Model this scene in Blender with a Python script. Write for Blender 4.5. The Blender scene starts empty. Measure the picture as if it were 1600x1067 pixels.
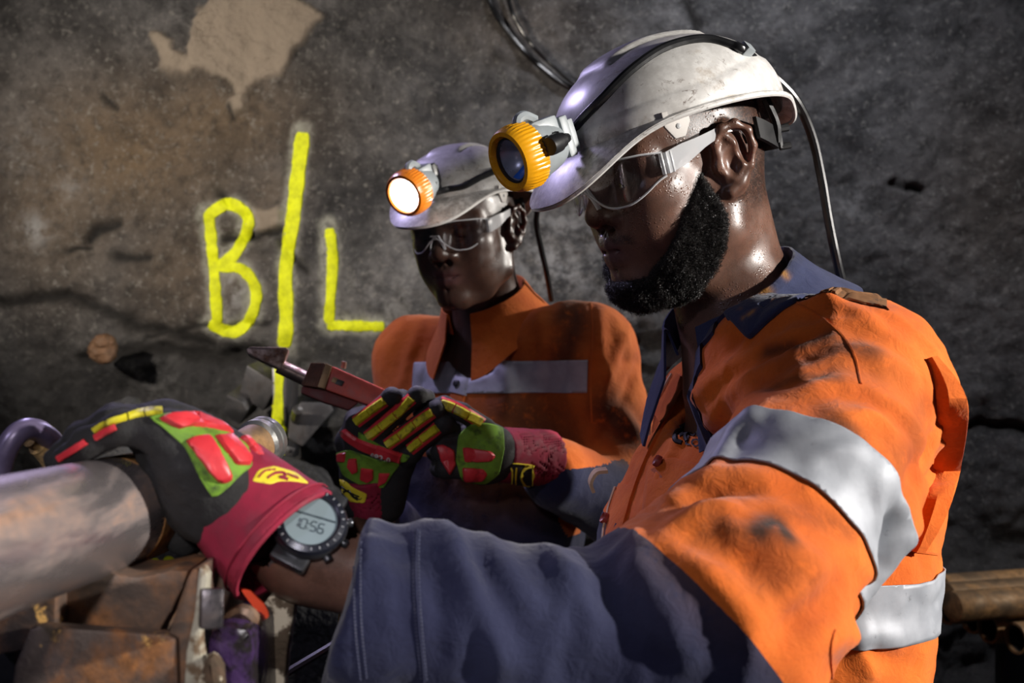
import bpy, bmesh, math, random
import numpy as np
from mathutils import Vector, Matrix
from mathutils.bvhtree import BVHTree
random.seed(7)
RNG = np.random.default_rng(11)
sc = bpy.context.scene
COL = sc.collection

# ------------------------------------------------------------ camera, world, lights, exposure
FPX, CPX, CPY, CAMZ = 1556.0, 800.0, 533.5, 1.40      # focal length in pixels of the 1600x1067 frame


def V(*a):
    return np.array(a, dtype=float)


def at(px, py, Y):
    """the point at depth Y metres that the photograph shows at pixel px, py"""
    return V((px - CPX) * Y / FPX, Y, CAMZ - (py - CPY) * Y / FPX)


cam_data = bpy.data.cameras.new('camera')
cam = bpy.data.objects.new('camera', cam_data)
COL.objects.link(cam)
cam.location = (0, 0, CAMZ)
cam.rotation_euler = (math.pi / 2, 0, 0)
cam_data.sensor_width = 36.0
cam_data.lens = 36.0 * FPX / 1600.0
cam_data.clip_start = 0.02
cam_data.dof.use_dof = True
cam_data.dof.focus_distance = 0.98
cam_data.dof.aperture_fstop = 7.0
sc.camera = cam

world = bpy.data.worlds.new('world')
sc.world = world
world.use_nodes = True
world.node_tree.nodes['Background'].inputs['Color'].default_value = (0.55, 0.6, 0.8, 1)
world.node_tree.nodes['Background'].inputs['Strength'].default_value = 0.032


def aim(o, target):
    d = Vector(target) - o.location
    o.rotation_euler = d.to_track_quat('-Z', 'Y').to_euler()


def spot(name, loc, target, energy, color, angle, radius=0.08, blend=0.4):
    l = bpy.data.lights.new(name, 'SPOT')
    l.energy = energy
    l.color = color
    l.spot_size = math.radians(angle)
    l.spot_blend = blend
    l.shadow_soft_size = radius
    o = bpy.data.objects.new(name, l)
    COL.objects.link(o)
    o.location = loc
    aim(o, target)
    return o


def area(name, loc, target, energy, color, sx, sy):
    l = bpy.data.lights.new(name, 'AREA')
    l.shape = 'RECTANGLE'
    l.energy = energy
    l.color = color
    l.size = sx
    l.size_y = sy
    o = bpy.data.objects.new(name, l)
    COL.objects.link(o)
    o.location = loc
    aim(o, target)
    return o


# the narrow work lamp on the right, turned on the nearer man and the pipe
spot('work_light', (2.15, 0.02, 1.98), (0.14, 0.80, 1.42), 430, (1.0, 0.95, 0.89), 33, 0.05, 0.35)
# a second lamp further down the drive on the right: lights the man behind from his left side
spot('side_light', (1.85, 2.12, 1.95), (-0.06, 1.78, 1.50), 170, (1.0, 0.94, 0.86), 40, 0.05, 0.5)
# unseen fill from above, added to brighten the rock on the right
spot('right_rock_fill', (0.55, 1.55, 2.95), (0.62, 2.55, 1.70), 75, (0.95, 0.95, 1.0), 88, 0.12, 1.0)
# cool fill added on the left to brighten the pipe and the clamp
spot('left_fill', (-0.95, -0.25, 2.0), (-0.20, 0.88, 1.20), 15, (0.80, 0.76, 1.0), 44, 0.04, 0.8)
# frontal fill added beside the camera, pointing down at the clamp
spot('front_fill', (-0.12, -0.25, 1.64), (-0.22, 0.66, 1.14), 18, (0.98, 0.92, 0.95), 46, 0.03, 1.0)
# extra unseen lamp, added only to brighten the stacked rods
spot('rods_fill', (1.85, 1.45, 1.7), (1.22, 2.2, 0.78), 34, (1.0, 0.93, 0.84), 34, 0.05, 0.8)
# a second cap lamp turned to the painted rock
spot('wall_light', (-1.55, 0.35, 2.05), (-0.66, 2.55, 1.78), 280, (1.0, 0.88, 0.74), 50, 0.06, 1.0)
# cool back fill added at upper left for highlights on pipe and men
spot('back_fill', (-0.95, 2.15, 2.6), (0.0, 1.0, 1.4), 60, (0.66, 0.58, 1.0), 75, 0.10, 0.7)
sc.view_settings.view_transform = 'Standard'
sc.view_settings.look = 'None'
sc.view_settings.exposure = 0.0
sc.view_settings.gamma = 1.0
sc.view_settings.use_curve_mapping = False

# ------------------------------------------------------------ scene bookkeeping


def thing(name, label, cat, loc=(0, 0, 0), group=None):
    o = bpy.data.objects.new(name, None)
    o.empty_display_size = 0.05
    COL.objects.link(o)
    o.location = tuple(loc)
    tag(o, label, cat, group)
    return o


def tag(o, label=None, cat=None, group=None, kind=None):
    if label:
        o['label'] = label
    if cat:
        o['category'] = cat
    if group:
        o['group'] = group
    if kind:
        o['kind'] = kind
    return o


def world_loc(o):
    v = Vector((0, 0, 0))
    while o is not None:
        v = v + o.location
        o = o.parent
    return v


def obj(name, verts, faces, m, parent=None, smooth=True, attrs=None, mats=None, fmat=None, label=None, kind=None):
    """link world-space verts / faces as one mesh object (children keep world placement)"""
    verts = np.asarray(verts, dtype=float)
    if parent is not None:
        verts = verts - np.array(world_loc(parent))
    me = bpy.data.meshes.new(name)
    if isinstance(faces, np.ndarray):
        nf, k = faces.shape
        me.vertices.add(len(verts))
        me.vertices.foreach_set('co', verts.astype(np.float32).ravel())
        me.loops.add(nf * k)
        me.loops.foreach_set('vertex_index', faces.astype(np.int32).ravel())
        me.polygons.add(nf)
        me.polygons.foreach_set('loop_start', np.arange(0, nf * k, k, dtype=np.int32))
        me.polygons.foreach_set('loop_total', np.full(nf, k, dtype=np.int32))
    else:
        me.from_pydata([tuple(v) for v in verts], [], faces)
    me.update(calc_edges=True)
    me.validate()
    if smooth:
        me.polygons.foreach_set('use_smooth', np.ones(len(me.polygons), dtype=bool))
    for mm in (mats or [m]):
        me.materials.append(mm)
    if fmat is not None:
        me.polygons.foreach_set('material_index', np.asarray(fmat, dtype=np.int32))
    for k, a in (attrs or {}).items():
        at_ = me.attributes.new(k, 'FLOAT', 'POINT')
        at_.data.foreach_set('value', np.asarray(a, dtype=np.float32))
    o = bpy.data.objects.new(name, me)
    COL.objects.link(o)
    if parent is not None:
        o.parent = parent
    if label:
        o['label'] = label
    if kind:
        o['kind'] = kind
    return o


class MB:
    """collects geometry, then links it as ONE mesh object"""

    def __init__(s):
        s.v = []
        s.f = []

    def add(s, v, f):
        n = len(s.v)
        s.v.extend([tuple(x) for x in v])
        s.f.extend([tuple(int(i) + n for i in q) for q in f])
        return s

    def box(s, c, size, R=None, bevel=0.0):
        bm = bmesh.new()
        bmesh.ops.create_cube(bm, size=1.0)
        for v in bm.verts:
            v.co = Vector((v.co.x * size[0], v.co.y * size[1], v.co.z * size[2]))
        if bevel > 0:
            bmesh.ops.bevel(bm, geom=bm.edges[:], offset=bevel, segments=2, profile=0.6, affect='EDGES')
        return s.bm(bm, c, R)

    def bm(s, bm, c=(0, 0, 0), R=None):
        bm.verts.index_update()
        P = np.array([v.co[:] for v in bm.verts])
        if R is not None:
            P = P @ np.asarray(R).T
        s.add(P + np.asarray(c), [[v.index for v in f.verts] for f in bm.faces])
        bm.free()
        return s

    def tube(s, pts, r, n=8, cap=True):
        v, f = tube(pts, r, n, cap)
        return s.add(v, f)

    def lathe(s, prof, c, axis, n=24, up=None, mod=None, caps=(True, True)):
        v, f = lathe(prof, c, axis, n, up, mod, caps)
        return s.add(v, f)

    def prism(s, poly, c, R, depth, bevel=0.0):
        """poly of (x, y) in the plane of R's first two columns, extruded along R's third"""
        bm = bmesh.new()
        vs = [bm.verts.new((x, y, -depth / 2)) for x, y in poly]
        fc = bm.faces.new(vs)
        ext = bmesh.ops.extrude_face_region(bm, geom=[fc])
        for g in ext['geom']:
            if isinstance(g, bmesh.types.BMVert):
                g.co.z += depth
        bmesh.ops.recalc_face_normals(bm, faces=bm.faces[:])
        if bevel > 0:
            bmesh.ops.bevel(bm, geom=bm.edges[:], offset=bevel, segments=2, profile=0.6, affect='EDGES')
        return s.bm(bm, c, R)

    def build(s, name, m, parent=None, smooth=True, **k):
        o = obj(name, s.v, s.f, m, parent, smooth=False, **k)
        if smooth:
            autosmooth(o)
        return o


def autosmooth(o, ang=35):
    me = o.data
    me.polygons.foreach_set('use_smooth', np.ones(len(me.polygons), dtype=bool))
    bm = bmesh.new()
    bm.from_mesh(me)
    lim = math.radians(ang)
    for e in bm.edges:
        if len(e.link_faces) == 2 and e.calc_face_angle(0) > lim:
            e.smooth = False
    bm.to_mesh(me)
    bm.free()


def unit(v):
    v = np.asarray(v, float)
    return v / max(np.linalg.norm(v), 1e-9)


def frame(axis, up=None):
    """3x3 with columns x, y, axis"""
    a = unit(axis)
    u = np.asarray(up if up is not None else ((0, 0, 1) if abs(a[2]) < 0.9 else (1, 0, 0)), float)
    x = unit(np.cross(u, a))
    y = np.cross(a, x)
    return np.stack([x, y, a], 1)


def smooth_path(pts, n):
    """Catmull-Rom through pts, n samples"""
    p = np.asarray(pts, float)
    q = np.vstack([2 * p[0] - p[1], p, 2 * p[-1] - p[-2]])
    t = np.linspace(0, len(p) - 1 - 1e-6, n)
    i = t.astype(int)
    u = (t - i)[:, None]
    a, b, c, d = q[i], q[i + 1], q[i + 2], q[i + 3]
    return 0.5 * (2 * b + (c - a) * u + (2 * a - 5 * b + 4 * c - d) * u ** 2 + (3 * b - a - 3 * c + d) * u ** 3)


def tube(pts, r, n=8, cap=True):
    p = np.asarray(pts, float)
    m = len(p)
    r = np.broadcast_to(np.asarray(r, float), (m,))
    t = np.gradient(p, axis=0)
    t /= np.linalg.norm(t, axis=1)[:, None] + 1e-12
    x = frame(t[0])[:, 0]
    verts = []
    for i in range(m):
        x = unit(x - t[i] * (x @ t[i]))
        y = np.cross(t[i], x)
        a = np.linspace(0, 2 * np.pi, n, endpoint=False)
        verts.append(p[i] + r[i] * (np.cos(a)[:, None] * x + np.sin(a)[:, None] * y))
    verts = np.vstack(verts)
    f = [(i * n + k, i * n + (k + 1) % n, (i + 1) * n + (k + 1) % n, (i + 1) * n + k) for i in range(m - 1) for k in range(n)]
    if cap:
        f.append(tuple(range(n))[::-1])
        f.append(tuple((m - 1) * n + k for k in range(n)))
    return verts, f


def lathe(prof, c, axis, n=24, up=None, mod=None, caps=(True, True)):
    """prof: list of (radius, height along axis); mod(radius, angle, row) may change the radius"""
    R = frame(axis, up)
    verts = []
    a = np.linspace(0, 2 * np.pi, n, endpoint=False)
    for j, (r, h) in enumerate(prof):
        rr = np.full(n, r) if mod is None else mod(r, a, j)
        verts.append(np.stack([rr * np.cos(a), rr * np.sin(a), np.full(n, h)], 1) @ R.T + np.asarray(c))
    m = len(prof)
    f = [(i * n + k, i * n + (k + 1) % n, (i + 1) * n + (k + 1) % n, (i + 1) * n + k) for i in range(m - 1) for k in range(n)]
    if caps[0]:
        f.append(tuple(range(n))[::-1])
    if caps[1]:
        f.append(tuple((m - 1) * n + k for k in range(n)))
    return np.vstack(verts), f


def loft(rings, closed=True, cap=False):
    n = len(rings[0])
    m = len(rings)
    v = np.vstack(rings)
    kk = range(n) if closed else range(n - 1)
    f = [(i * n + k, i * n + (k + 1) % n, (i + 1) * n + (k + 1) % n, (i + 1) * n + k) for i in range(m - 1) for k in kk]
    if cap:
        f += [tuple(range(n))[::-1], tuple((m - 1) * n + k for k in range(n))]
    return v, f


def solidify(v, f, th):
    """give an open sheet a thickness th (along minus normal)"""
    bm = bmesh.new()
    vs = [bm.verts.new(p) for p in v]
    for q in f:
        try:
            bm.faces.new([vs[int(i)] for i in q])
        except ValueError:
            pass
    bm.normal_update()
    bm.verts.index_update()
    P = np.array([x.co[:] for x in bm.verts])
    N = np.array([x.normal[:] for x in bm.verts])
    F = [[x.index for x in q.verts] for q in bm.faces]
    n = len(P)
    out = F + [[i + n for i in q[::-1]] for q in F]
    for e in bm.edges:
        if len(e.link_faces) == 1:
            l = e.link_loops[0]
            a, b = l.vert.index, l.link_loop_next.vert.index
            out.append([b, a, a + n, b + n])
    bm.free()
    return np.vstack([P, P - N * th]), out


# ------------------------------------------------------------ noise


def _hash(i, j, k):
    n = (i * 374761393 + j * 668265263 + k * 1274126177) & 0xffffffff
    n = ((n ^ (n >> 13)) * 1274126177) & 0xffffffff
    return ((n ^ (n >> 16)) & 0xffff) / 32767.5 - 1.0


def vnoise(p):
    p = np.asarray(p, float)
    i = np.floor(p).astype(np.int64)
    f = p - i
    u = f * f * (3 - 2 * f)
    r = 0
    for a in (0, 1):
        for b in (0, 1):
            for c in (0, 1):
                w = (u[:, 0] if a else 1 - u[:, 0]) * (u[:, 1] if b else 1 - u[:, 1]) * (u[:, 2] if c else 1 - u[:, 2])
                r = r + w * _hash(i[:, 0] + a, i[:, 1] + b, i[:, 2] + c)
    return r


def fbm(p, oct=4, gain=0.5):
    p = np.asarray(p, float)
    r = 0
    a = 1.0
    for o in range(oct):
        r = r + a * vnoise(p * 2.03 ** o + 17.3 * o)
        a *= gain
    return r


def sstep(a, b, x):
    t = np.clip((x - a) / (b - a), 0, 1)
    return t * t * (3 - 2 * t)


# ------------------------------------------------------------ signed distance modelling


def ell(P, c, r, R=None):
    q = P - np.asarray(c)
    if R is not None:
        q = q @ np.asarray(R)
    r = np.asarray(r, float)
    k0 = np.sqrt(((q / r) ** 2).sum(1))
    k1 = np.sqrt(((q / r ** 2) ** 2).sum(1)) + 1e-9
    return k0 * (k0 - 1) / k1


def sph(P, c, r):
    return np.sqrt(((P - np.asarray(c)) ** 2).sum(1)) - r


def cap(P, a, b, ra, rb=None):
    rb = ra if rb is None else rb
    a = np.asarray(a, float)
    b = np.asarray(b, float)
    ba = b - a
    pa = P - a
    h = np.clip(pa @ ba / (ba @ ba + 1e-12), 0, 1)
    return np.sqrt(((pa - h[:, None] * ba) ** 2).sum(1)) - (ra + (rb - ra) * h)


def chain(P, pts, rs, k=0.02):
    d = None
    for i in range(len(pts) - 1):
        e = cap(P, pts[i], pts[i + 1], rs[i], rs[i + 1])
        d = e if d is None else smin(d, e, k)
    return d


def box(P, c, half, R=None, r=0.0):
    q = P - np.asarray(c)
    if R is not None:
        q = q @ np.asarray(R)
    q = np.abs(q) - (np.asarray(half) - r)
    return np.sqrt((np.maximum(q, 0) ** 2).sum(1)) + np.minimum(q.max(1), 0) - r


def smin(a, b, k):
    h = np.maximum(k - np.abs(a - b), 0) / k
    return np.minimum(a, b) - h * h * k * 0.25


def smax(a, b, k):
    return -smin(-a, -b, k)


def mesh_sdf(fn, lo, hi, h, newton=1):
    """surface nets on a sparse grid; returns verts, quads"""
    B = 8
    lo = np.asarray(lo, float)
    hi = np.asarray(hi, float)
    nb = np.ceil((hi - lo) / (h * B)).astype(int)
    n = nb * B + 1
    ci = np.stack(np.meshgrid(*[np.arange(k) for k in nb], indexing='ij'), -1).reshape(-1, 3)
    cd = fn(lo + (ci + 0.5) * B * h)
    act = np.abs(cd) < B * h * 0.87 * 1.5
    dense = np.ones(n, dtype=np.float32)
    sg = np.where(cd < 0, -1.0, 1.0).reshape(nb)
    dense[:-1, :-1, :-1] = np.repeat(np.repeat(np.repeat(sg, B, 0), B, 1), B, 2)
    mask = np.zeros(n, dtype=bool)
    for b in ci[act]:
        s = b * B
        mask[s[0]:s[0] + B + 1, s[1]:s[1] + B + 1, s[2]:s[2] + B + 1] = True
    idx = np.argwhere(mask)
    out = np.empty(len(idx), dtype=np.float32)
    for s in range(0, len(idx), 200000):
        out[s:s + 200000] = fn(lo + idx[s:s + 200000] * h)
    dense[mask] = out
    neg = dense < 0
    cnt = np.zeros(n - 1, dtype=np.int8)
    for a in (0, 1):
        for b in (0, 1):
            for c in (0, 1):
                cnt += neg[a:n[0] - 1 + a, b:n[1] - 1 + b, c:n[2] - 1 + c]
    cells = np.argwhere((cnt > 0) & (cnt < 8))
    vid = np.full(n - 1, -1, dtype=np.int32)
    vid[cells[:, 0], cells[:, 1], cells[:, 2]] = np.arange(len(cells))
    acc = np.zeros((len(cells), 3))
    w = np.zeros(len(cells))
    corners = [(a, b, c) for a in (0, 1) for b in (0, 1) for c in (0, 1)]
    dv = {q: dense[cells[:, 0] + q[0], cells[:, 1] + q[1], cells[:, 2] + q[2]] for q in corners}
    for q in corners:
        for ax in range(3):
            if q[ax] == 0:
                q2 = tuple(1 if i == ax else q[i] for i in range(3))
                a, b = dv[q], dv[q2]
                m = (a < 0) != (b < 0)
                t = np.where(m, a / np.where(m, a - b, 1), 0)
                p = np.tile(np.array(q, float), (len(cells), 1))
                p[:, ax] = t
                acc[m] += p[m]
                w += m
    verts = lo + (cells + acc / w[:, None]) * h
    faces = []
    for ax in range(3):
        u, v = (ax + 1) % 3, (ax + 2) % 3
        sl0 = [slice(None)] * 3
        sl1 = [slice(None)] * 3
        sl0[ax] = slice(0, -1)
        sl1[ax] = slice(1, None)
        cr = neg[tuple(sl0)] != neg[tuple(sl1)]
        e = np.argwhere(cr)
        ok = (e[:, u] > 0) & (e[:, v] > 0) & (e[:, u] < n[u] - 1) & (e[:, v] < n[v] - 1)
        e = e[ok]
        inside = neg[e[:, 0], e[:, 1], e[:, 2]]

        def cid(du, dv_):
            c = e.copy()
            c[:, u] += du
            c[:, v] += dv_
            return vid[c[:, 0], c[:, 1], c[:, 2]]
        q = np.stack([cid(-1, -1), cid(0, -1), cid(0, 0), cid(-1, 0)], 1)
        q[~inside] = q[~inside][:, ::-1]
        faces.append(q)
    faces = np.vstack(faces)
    faces = faces[(faces >= 0).all(1)]
    for _ in range(newton):
        e = h * 0.5
        d = fn(verts)
        g = np.stack([(fn(verts + e * ax) - fn(verts - e * ax)) / (2 * e) for ax in np.eye(3)], 1)
        g2 = np.maximum((g ** 2).sum(1), 0.25)
        step = np.clip(-d / g2, -h * 0.6, h * 0.6)
        verts = verts + step[:, None] * g
    return verts, faces


def normals(v, f):
    f = np.asarray(f)
    fn_ = np.cross(v[f[:, 2]] - v[f[:, 0]], v[f[:, 3 if f.shape[1] > 3 else 1]] - v[f[:, 1 if f.shape[1] > 3 else 0]])
    n = np.zeros_like(v)
    for k in range(f.shape[1]):
        np.add.at(n, f[:, k], fn_)
    return n / (np.linalg.norm(n, axis=1)[:, None] + 1e-12)


def laplace(v, f, it=2, lam=0.5):
    f = np.asarray(f)
    k = f.shape[1]
    for _ in range(it):
        s = np.zeros_like(v)
        c = np.zeros(len(v))
        for i in range(k):
            a, b = f[:, i], f[:, (i + 1) % k]
            np.add.at(s, a, v[b])
            np.add.at(c, a, 1)
            np.add.at(s, b, v[a])
            np.add.at(c, b, 1)
        v = v + lam * (s / np.maximum(c, 1)[:, None] - v)
    return v


def submesh(v, f, keep):
    """keep faces by mask"""
    f = f[keep]
    used = np.unique(f)
    m = np.full(len(v), -1)
    m[used] = np.arange(len(used))
    return v[used], m[f], used


def bvh_of(v, f):
    return BVHTree.FromPolygons([tuple(p) for p in v], [tuple(int(i) for i in q) for q in f])


CAM = Vector((0, 0, CAMZ))


def cast(bvh, px, py):
    d = Vector(at(px, py, 1.0)) - CAM
    loc, n, i, dist = bvh.ray_cast(CAM, d.normalized())
    if loc is None:
        loc, n, i, dist = bvh.find_nearest(CAM + d.normalized() * cast.depth)
    else:
        cast.depth = (loc - CAM).length
    if n.dot(d) > 0:
        n = -n
    return np.array(loc), np.array(n)


cast.depth = 1.0


def cast_line(bvh, pts):
    return np.array([cast(bvh, *p)[0] for p in pts])


def seg_dist(P, line):
    """distance from points P to a 3D polyline, and position along it 0..1"""
    best = np.full(len(P), 1e9)
    tt = np.zeros(len(P))
    n = len(line) - 1
    for i in range(n):
        a, b = line[i], line[i + 1]
        ba = b - a
        h = np.clip((P - a) @ ba / (ba @ ba + 1e-12), 0, 1)
        d = np.sqrt(((P - a - h[:, None] * ba) ** 2).sum(1))
        m = d < best
        best[m] = d[m]
        tt[m] = (i + h[m]) / n
    return best, tt


def pad(bvh, poly, h, prof=((1.0, -0.25), (1.0, 0.35), (0.97, 0.55), (0.84, 0.97), (0.78, 1.0), (0.4, 1.0), (0.0, 1.0)), n=48, curve=False):
    """a raised patch moulded on the surface: poly in photograph pixels, h its height in metres"""
    p = np.asarray(poly, float)
    if curve:
        p = smooth_path(np.vstack([p, p[:1]]), n + 1)[:-1]
    else:
        q = np.vstack([p, p[:1]])
        L = np.r_[0, np.cumsum(np.linalg.norm(np.diff(q, axis=0), axis=1))]
        s = np.linspace(0, L[-1], n, endpoint=False)
        p = np.stack([np.interp(s, L, q[:, 0]), np.interp(s, L, q[:, 1])], 1)
        p = (np.roll(p, 1, 0) + 6 * p + np.roll(p, -1, 0)) / 8
    c = p.mean(0)
    rings = []
    for s, k in prof:
        if s == 0:
            continue
        ring = []
        for x in c + (p - c) * s:
            l, nn = cast(bvh, *x)
            ring.append(l + nn * h * k)
        rings.append(np.array(ring))
    v, f = loft(rings)
    l, nn = cast(bvh, *c)
    v = np.vstack([v, l + nn * h * prof[-1][1]])
    b = (len(rings) - 1) * n
    f += [(b + k, b + (k + 1) % n, len(v) - 1) for k in range(n)]
    return v, f


def strip(bvh, pts, w, h, n=30, prof=((-1, -0.3), (-1, 0.5), (-0.6, 1.0), (0.6, 1.0), (1, 0.5), (1, -0.3))):
    """a raised ribbon along a pixel polyline; w half width in pixels (scalar or per point)"""
    p = smooth_path(pts, n)
    w = np.interp(np.linspace(0, 1, n), np.linspace(0, 1, len(np.atleast_1d(w))), np.atleast_1d(w))
    t = np.gradient(p, axis=0)
    t /= np.linalg.norm(t, axis=1)[:, None] + 1e-9
    nn_ = np.stack([-t[:, 1], t[:, 0]], 1)
    rings = []
    for i in range(n):
        ring = []
        for s, k in prof:
            l, nn = cast(bvh, *(p[i] + nn_[i] * w[i] * s))
            ring.append(l + nn * h * k)
        rings.append(np.array(ring))
    return loft(rings, closed=True, cap=True)


def bisect_keep(v, f, planes):
    """cut with planes (co, normal), keep the side the normal points to"""
    bm = bmesh.new()
    vs = [bm.verts.new(p) for p in v]
    for q in f:
        try:
            bm.faces.new([vs[int(i)] for i in q])
        except ValueError:
            pass
    for co, no in planes:
        bmesh.ops.bisect_plane(bm, geom=bm.verts[:] + bm.edges[:] + bm.faces[:], dist=1e-6,
                               plane_co=Vector(co), plane_no=Vector(no), clear_inner=True)
    bm.normal_update()
    bm.verts.index_update()
    P = np.array([x.co[:] for x in bm.verts])
    N = np.array([x.normal[:] for x in bm.verts])
    F = [[x.index for x in q.verts] for q in bm.faces]
    bm.free()
    return P, N, F


# ------------------------------------------------------------ materials


class NT:
    def __init__(s, name):
        s.m = bpy.data.materials.new(name)
        s.m.use_nodes = True
        s.t = s.m.node_tree
        s.n = s.t.nodes
        s.bsdf = s.n['Principled BSDF']
        s.out = s.n['Material Output']
        s.co = s.n.new('ShaderNodeTexCoord').outputs['Object']

    def link(s, a, b):
        s.t.links.new(a, b)

    def val(s, inp, x):
        if hasattr(x, 'links') or isinstance(x, bpy.types.NodeSocket):
            s.link(x, inp)
        elif isinstance(x, (tuple, list)) and len(x) == 3:
            inp.default_value = (*x, 1)
        else:
            inp.default_value = x

    def noise(s, scale, detail=4, rough=0.55, dist=0.0, stretch=None):
        n = s.n.new('ShaderNodeTexNoise')
        n.inputs['Scale'].default_value = scale
        n.inputs['Detail'].default_value = detail
        n.inputs['Roughness'].default_value = rough
        n.inputs['Distortion'].default_value = dist
        if stretch:
            mp = s.n.new('ShaderNodeMapping')
            mp.inputs['Scale'].default_value = stretch
            s.link(s.co, mp.inputs['Vector'])
            s.link(mp.outputs[0], n.inputs['Vector'])
        else:
            s.link(s.co, n.inputs['Vector'])
        return n.outputs['Fac']

    def voronoi(s, scale, feature='F1', out='Distance'):
        n = s.n.new('ShaderNodeTexVoronoi')
        n.feature = feature
        n.inputs['Scale'].default_value = scale
        s.link(s.co, n.inputs['Vector'])
        return n.outputs[out]

    def wave(s, scale, direction='X', dist=0.0):
        n = s.n.new('ShaderNodeTexWave')
        n.bands_direction = direction
        n.inputs['Scale'].default_value = scale
        n.inputs['Distortion'].default_value = dist
        s.link(s.co, n.inputs['Vector'])
        return n.outputs['Fac']

    def ramp(s, fac, a, b, va=0.0, vb=1.0):
        n = s.n.new('ShaderNodeMapRange')
        n.inputs['From Min'].default_value = a
        n.inputs['From Max'].default_value = b
        n.inputs['To Min'].default_value = va
        n.inputs['To Max'].default_value = vb
        n.interpolation_type = 'SMOOTHSTEP'
        s.link(fac, n.inputs['Value'])
        return n.outputs[0]

    def attr(s, name):
        n = s.n.new('ShaderNodeAttribute')
        n.attribute_name = name
        return n.outputs['Fac']

    def math(s, op, a, b):
        n = s.n.new('ShaderNodeMath')
        n.operation = op
        s.val(n.inputs[0], a)
        s.val(n.inputs[1], b)
        return n.outputs[0]

    def mix(s, fac, a, b):
        n = s.n.new('ShaderNodeMix')
        n.data_type = 'RGBA'
        s.val(n.inputs[0], fac)
        s.val(n.inputs[6], a)
        s.val(n.inputs[7], b)
        return n.outputs[2]

    def mixf(s, fac, a, b):
        n = s.n.new('ShaderNodeMix')
        n.data_type = 'FLOAT'
        s.val(n.inputs[0], fac)
        s.val(n.inputs[2], a)
        s.val(n.inputs[3], b)
        return n.outputs[0]

    def bump(s, height, strength=0.3, dist=0.002, chain_=None):
        n = s.n.new('ShaderNodeBump')
        n.inputs['Strength'].default_value = strength
        n.inputs['Distance'].default_value = dist
        s.link(height, n.inputs['Height'])
        if chain_ is not None:
            s.link(chain_, n.inputs['Normal'])
        return n.outputs[0]

    def done(s, color=None, rough=None, metal=None, normal=None, **k):
        if color is not None:
            s.val(s.bsdf.inputs['Base Color'], color)
        if rough is not None:
            s.val(s.bsdf.inputs['Roughness'], rough)
        if metal is not None:
            s.val(s.bsdf.inputs['Metallic'], metal)
        if normal is not None:
            s.link(normal, s.bsdf.inputs['Normal'])
        for a, b in k.items():
            s.val(s.bsdf.inputs[a.replace('_', ' ')], b)
        return s.m


def plain(name, color, rough=0.5, metal=0.0, var=0.25, scale=60, bump=0.1, bscale=300, bdist=0.0008, dirt=None, dirt_amt=(0.55, 0.75), dscale=25):
    """a colour with slight noise variation, optional dirt and fine relief"""
    t = NT(name)
    n = t.noise(scale)
    dark = tuple(c * (1 - var) for c in color)
    c = t.mix(t.ramp(n, 0.3, 0.7), dark, color)
    if dirt is not None:
        c = t.mix(t.ramp(t.noise(dscale, 6, 0.65), *dirt_amt), c, dirt)
    nm = t.bump(t.noise(bscale, 2), bump, bdist) if bump else None
    r = t.ramp(n, 0.3, 0.7, rough * 0.85, min(1, rough * 1.15))
    return t.done(c, r, metal, nm)


def srgb(r, g, b):
    f = lambda c: (c / 255 / 12.92) if c <= 10 else ((c / 255 + 0.055) / 1.055) ** 2.4
    return (f(r), f(g), f(b))
# ------------------------------------------------------------ materials


def skin_mat(name, base, warm, hair_dark, wet=0.5):
    t = NT(name)
    c = t.mix(t.ramp(t.noise(28, 4), 0.35, 0.7), base, warm)
    c = t.mix(t.math('MULTIPLY', t.ramp(t.noise(900, 2), 0.40, 0.56), 0.18), c, hair_dark)
    c = t.mix(t.attr('lip'), c, (0.085, 0.038, 0.036))
    hm = t.math('MULTIPLY', t.attr('hair'), t.ramp(t.noise(650, 3), 0.34, 0.56))
    c = t.mix(hm, c, hair_dark)
    drop = t.math('MULTIPLY', t.ramp(t.voronoi(340), 0.10, 0.42, 1.0, 0.0), t.attr('sweat'))
    drop = t.math('MULTIPLY', drop, t.ramp(t.noise(45, 3), 0.44, 0.6))
    n1 = t.bump(t.noise(700, 3), 0.16, 0.0006)
    n2 = t.bump(drop, 0.5, 0.0007, n1)
    r = t.mixf(drop, t.ramp(t.noise(60, 3), 0.3, 0.7, 0.29, 0.44), 0.08)
    return t.done(c, r, 0.0, n2, Subsurface_Weight=0.06, Specular_IOR_Level=wet)


def cloth_mat(name, base, light, weave=1500, stain=None, sheen=0.12):
    """woven cotton; attribute 'soil' darkens with grease, 'fade' lightens worn folds"""
    t = NT(name)
    c = t.mix(t.ramp(t.noise(14, 4), 0.3, 0.7), base, light)
    c = t.mix(t.math('MULTIPLY', t.ramp(t.noise(420, 3, 0.7), 0.35, 0.7), 0.16), c, tuple(x * 0.45 for x in base))
    c = t.mix(t.math('MULTIPLY', t.attr('fade'), 0.5), c, tuple(min(1, x * 1.35 + 0.008) for x in light))
    sm = t.math('MULTIPLY', t.attr('soil'), t.ramp(t.noise(55, 6, 0.7), 0.25, 0.5))
    c = t.mix(sm, c, stain or (0.03, 0.018, 0.012))
    g = t.math('MULTIPLY', t.ramp(t.noise(20, 8, 0.75), 0.56, 0.74), 0.55)
    c = t.mix(g, c, tuple(x * 0.35 for x in base))
    n1 = t.bump(t.noise(weave, 1), 0.25, 0.0005)
    n2 = t.bump(t.noise(70, 5, 0.62, 0.8), 0.35, 0.005, n1)
    return t.done(c, 0.9, 0.0, n2, Specular_IOR_Level=0.18, Sheen_Weight=sheen)


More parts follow.
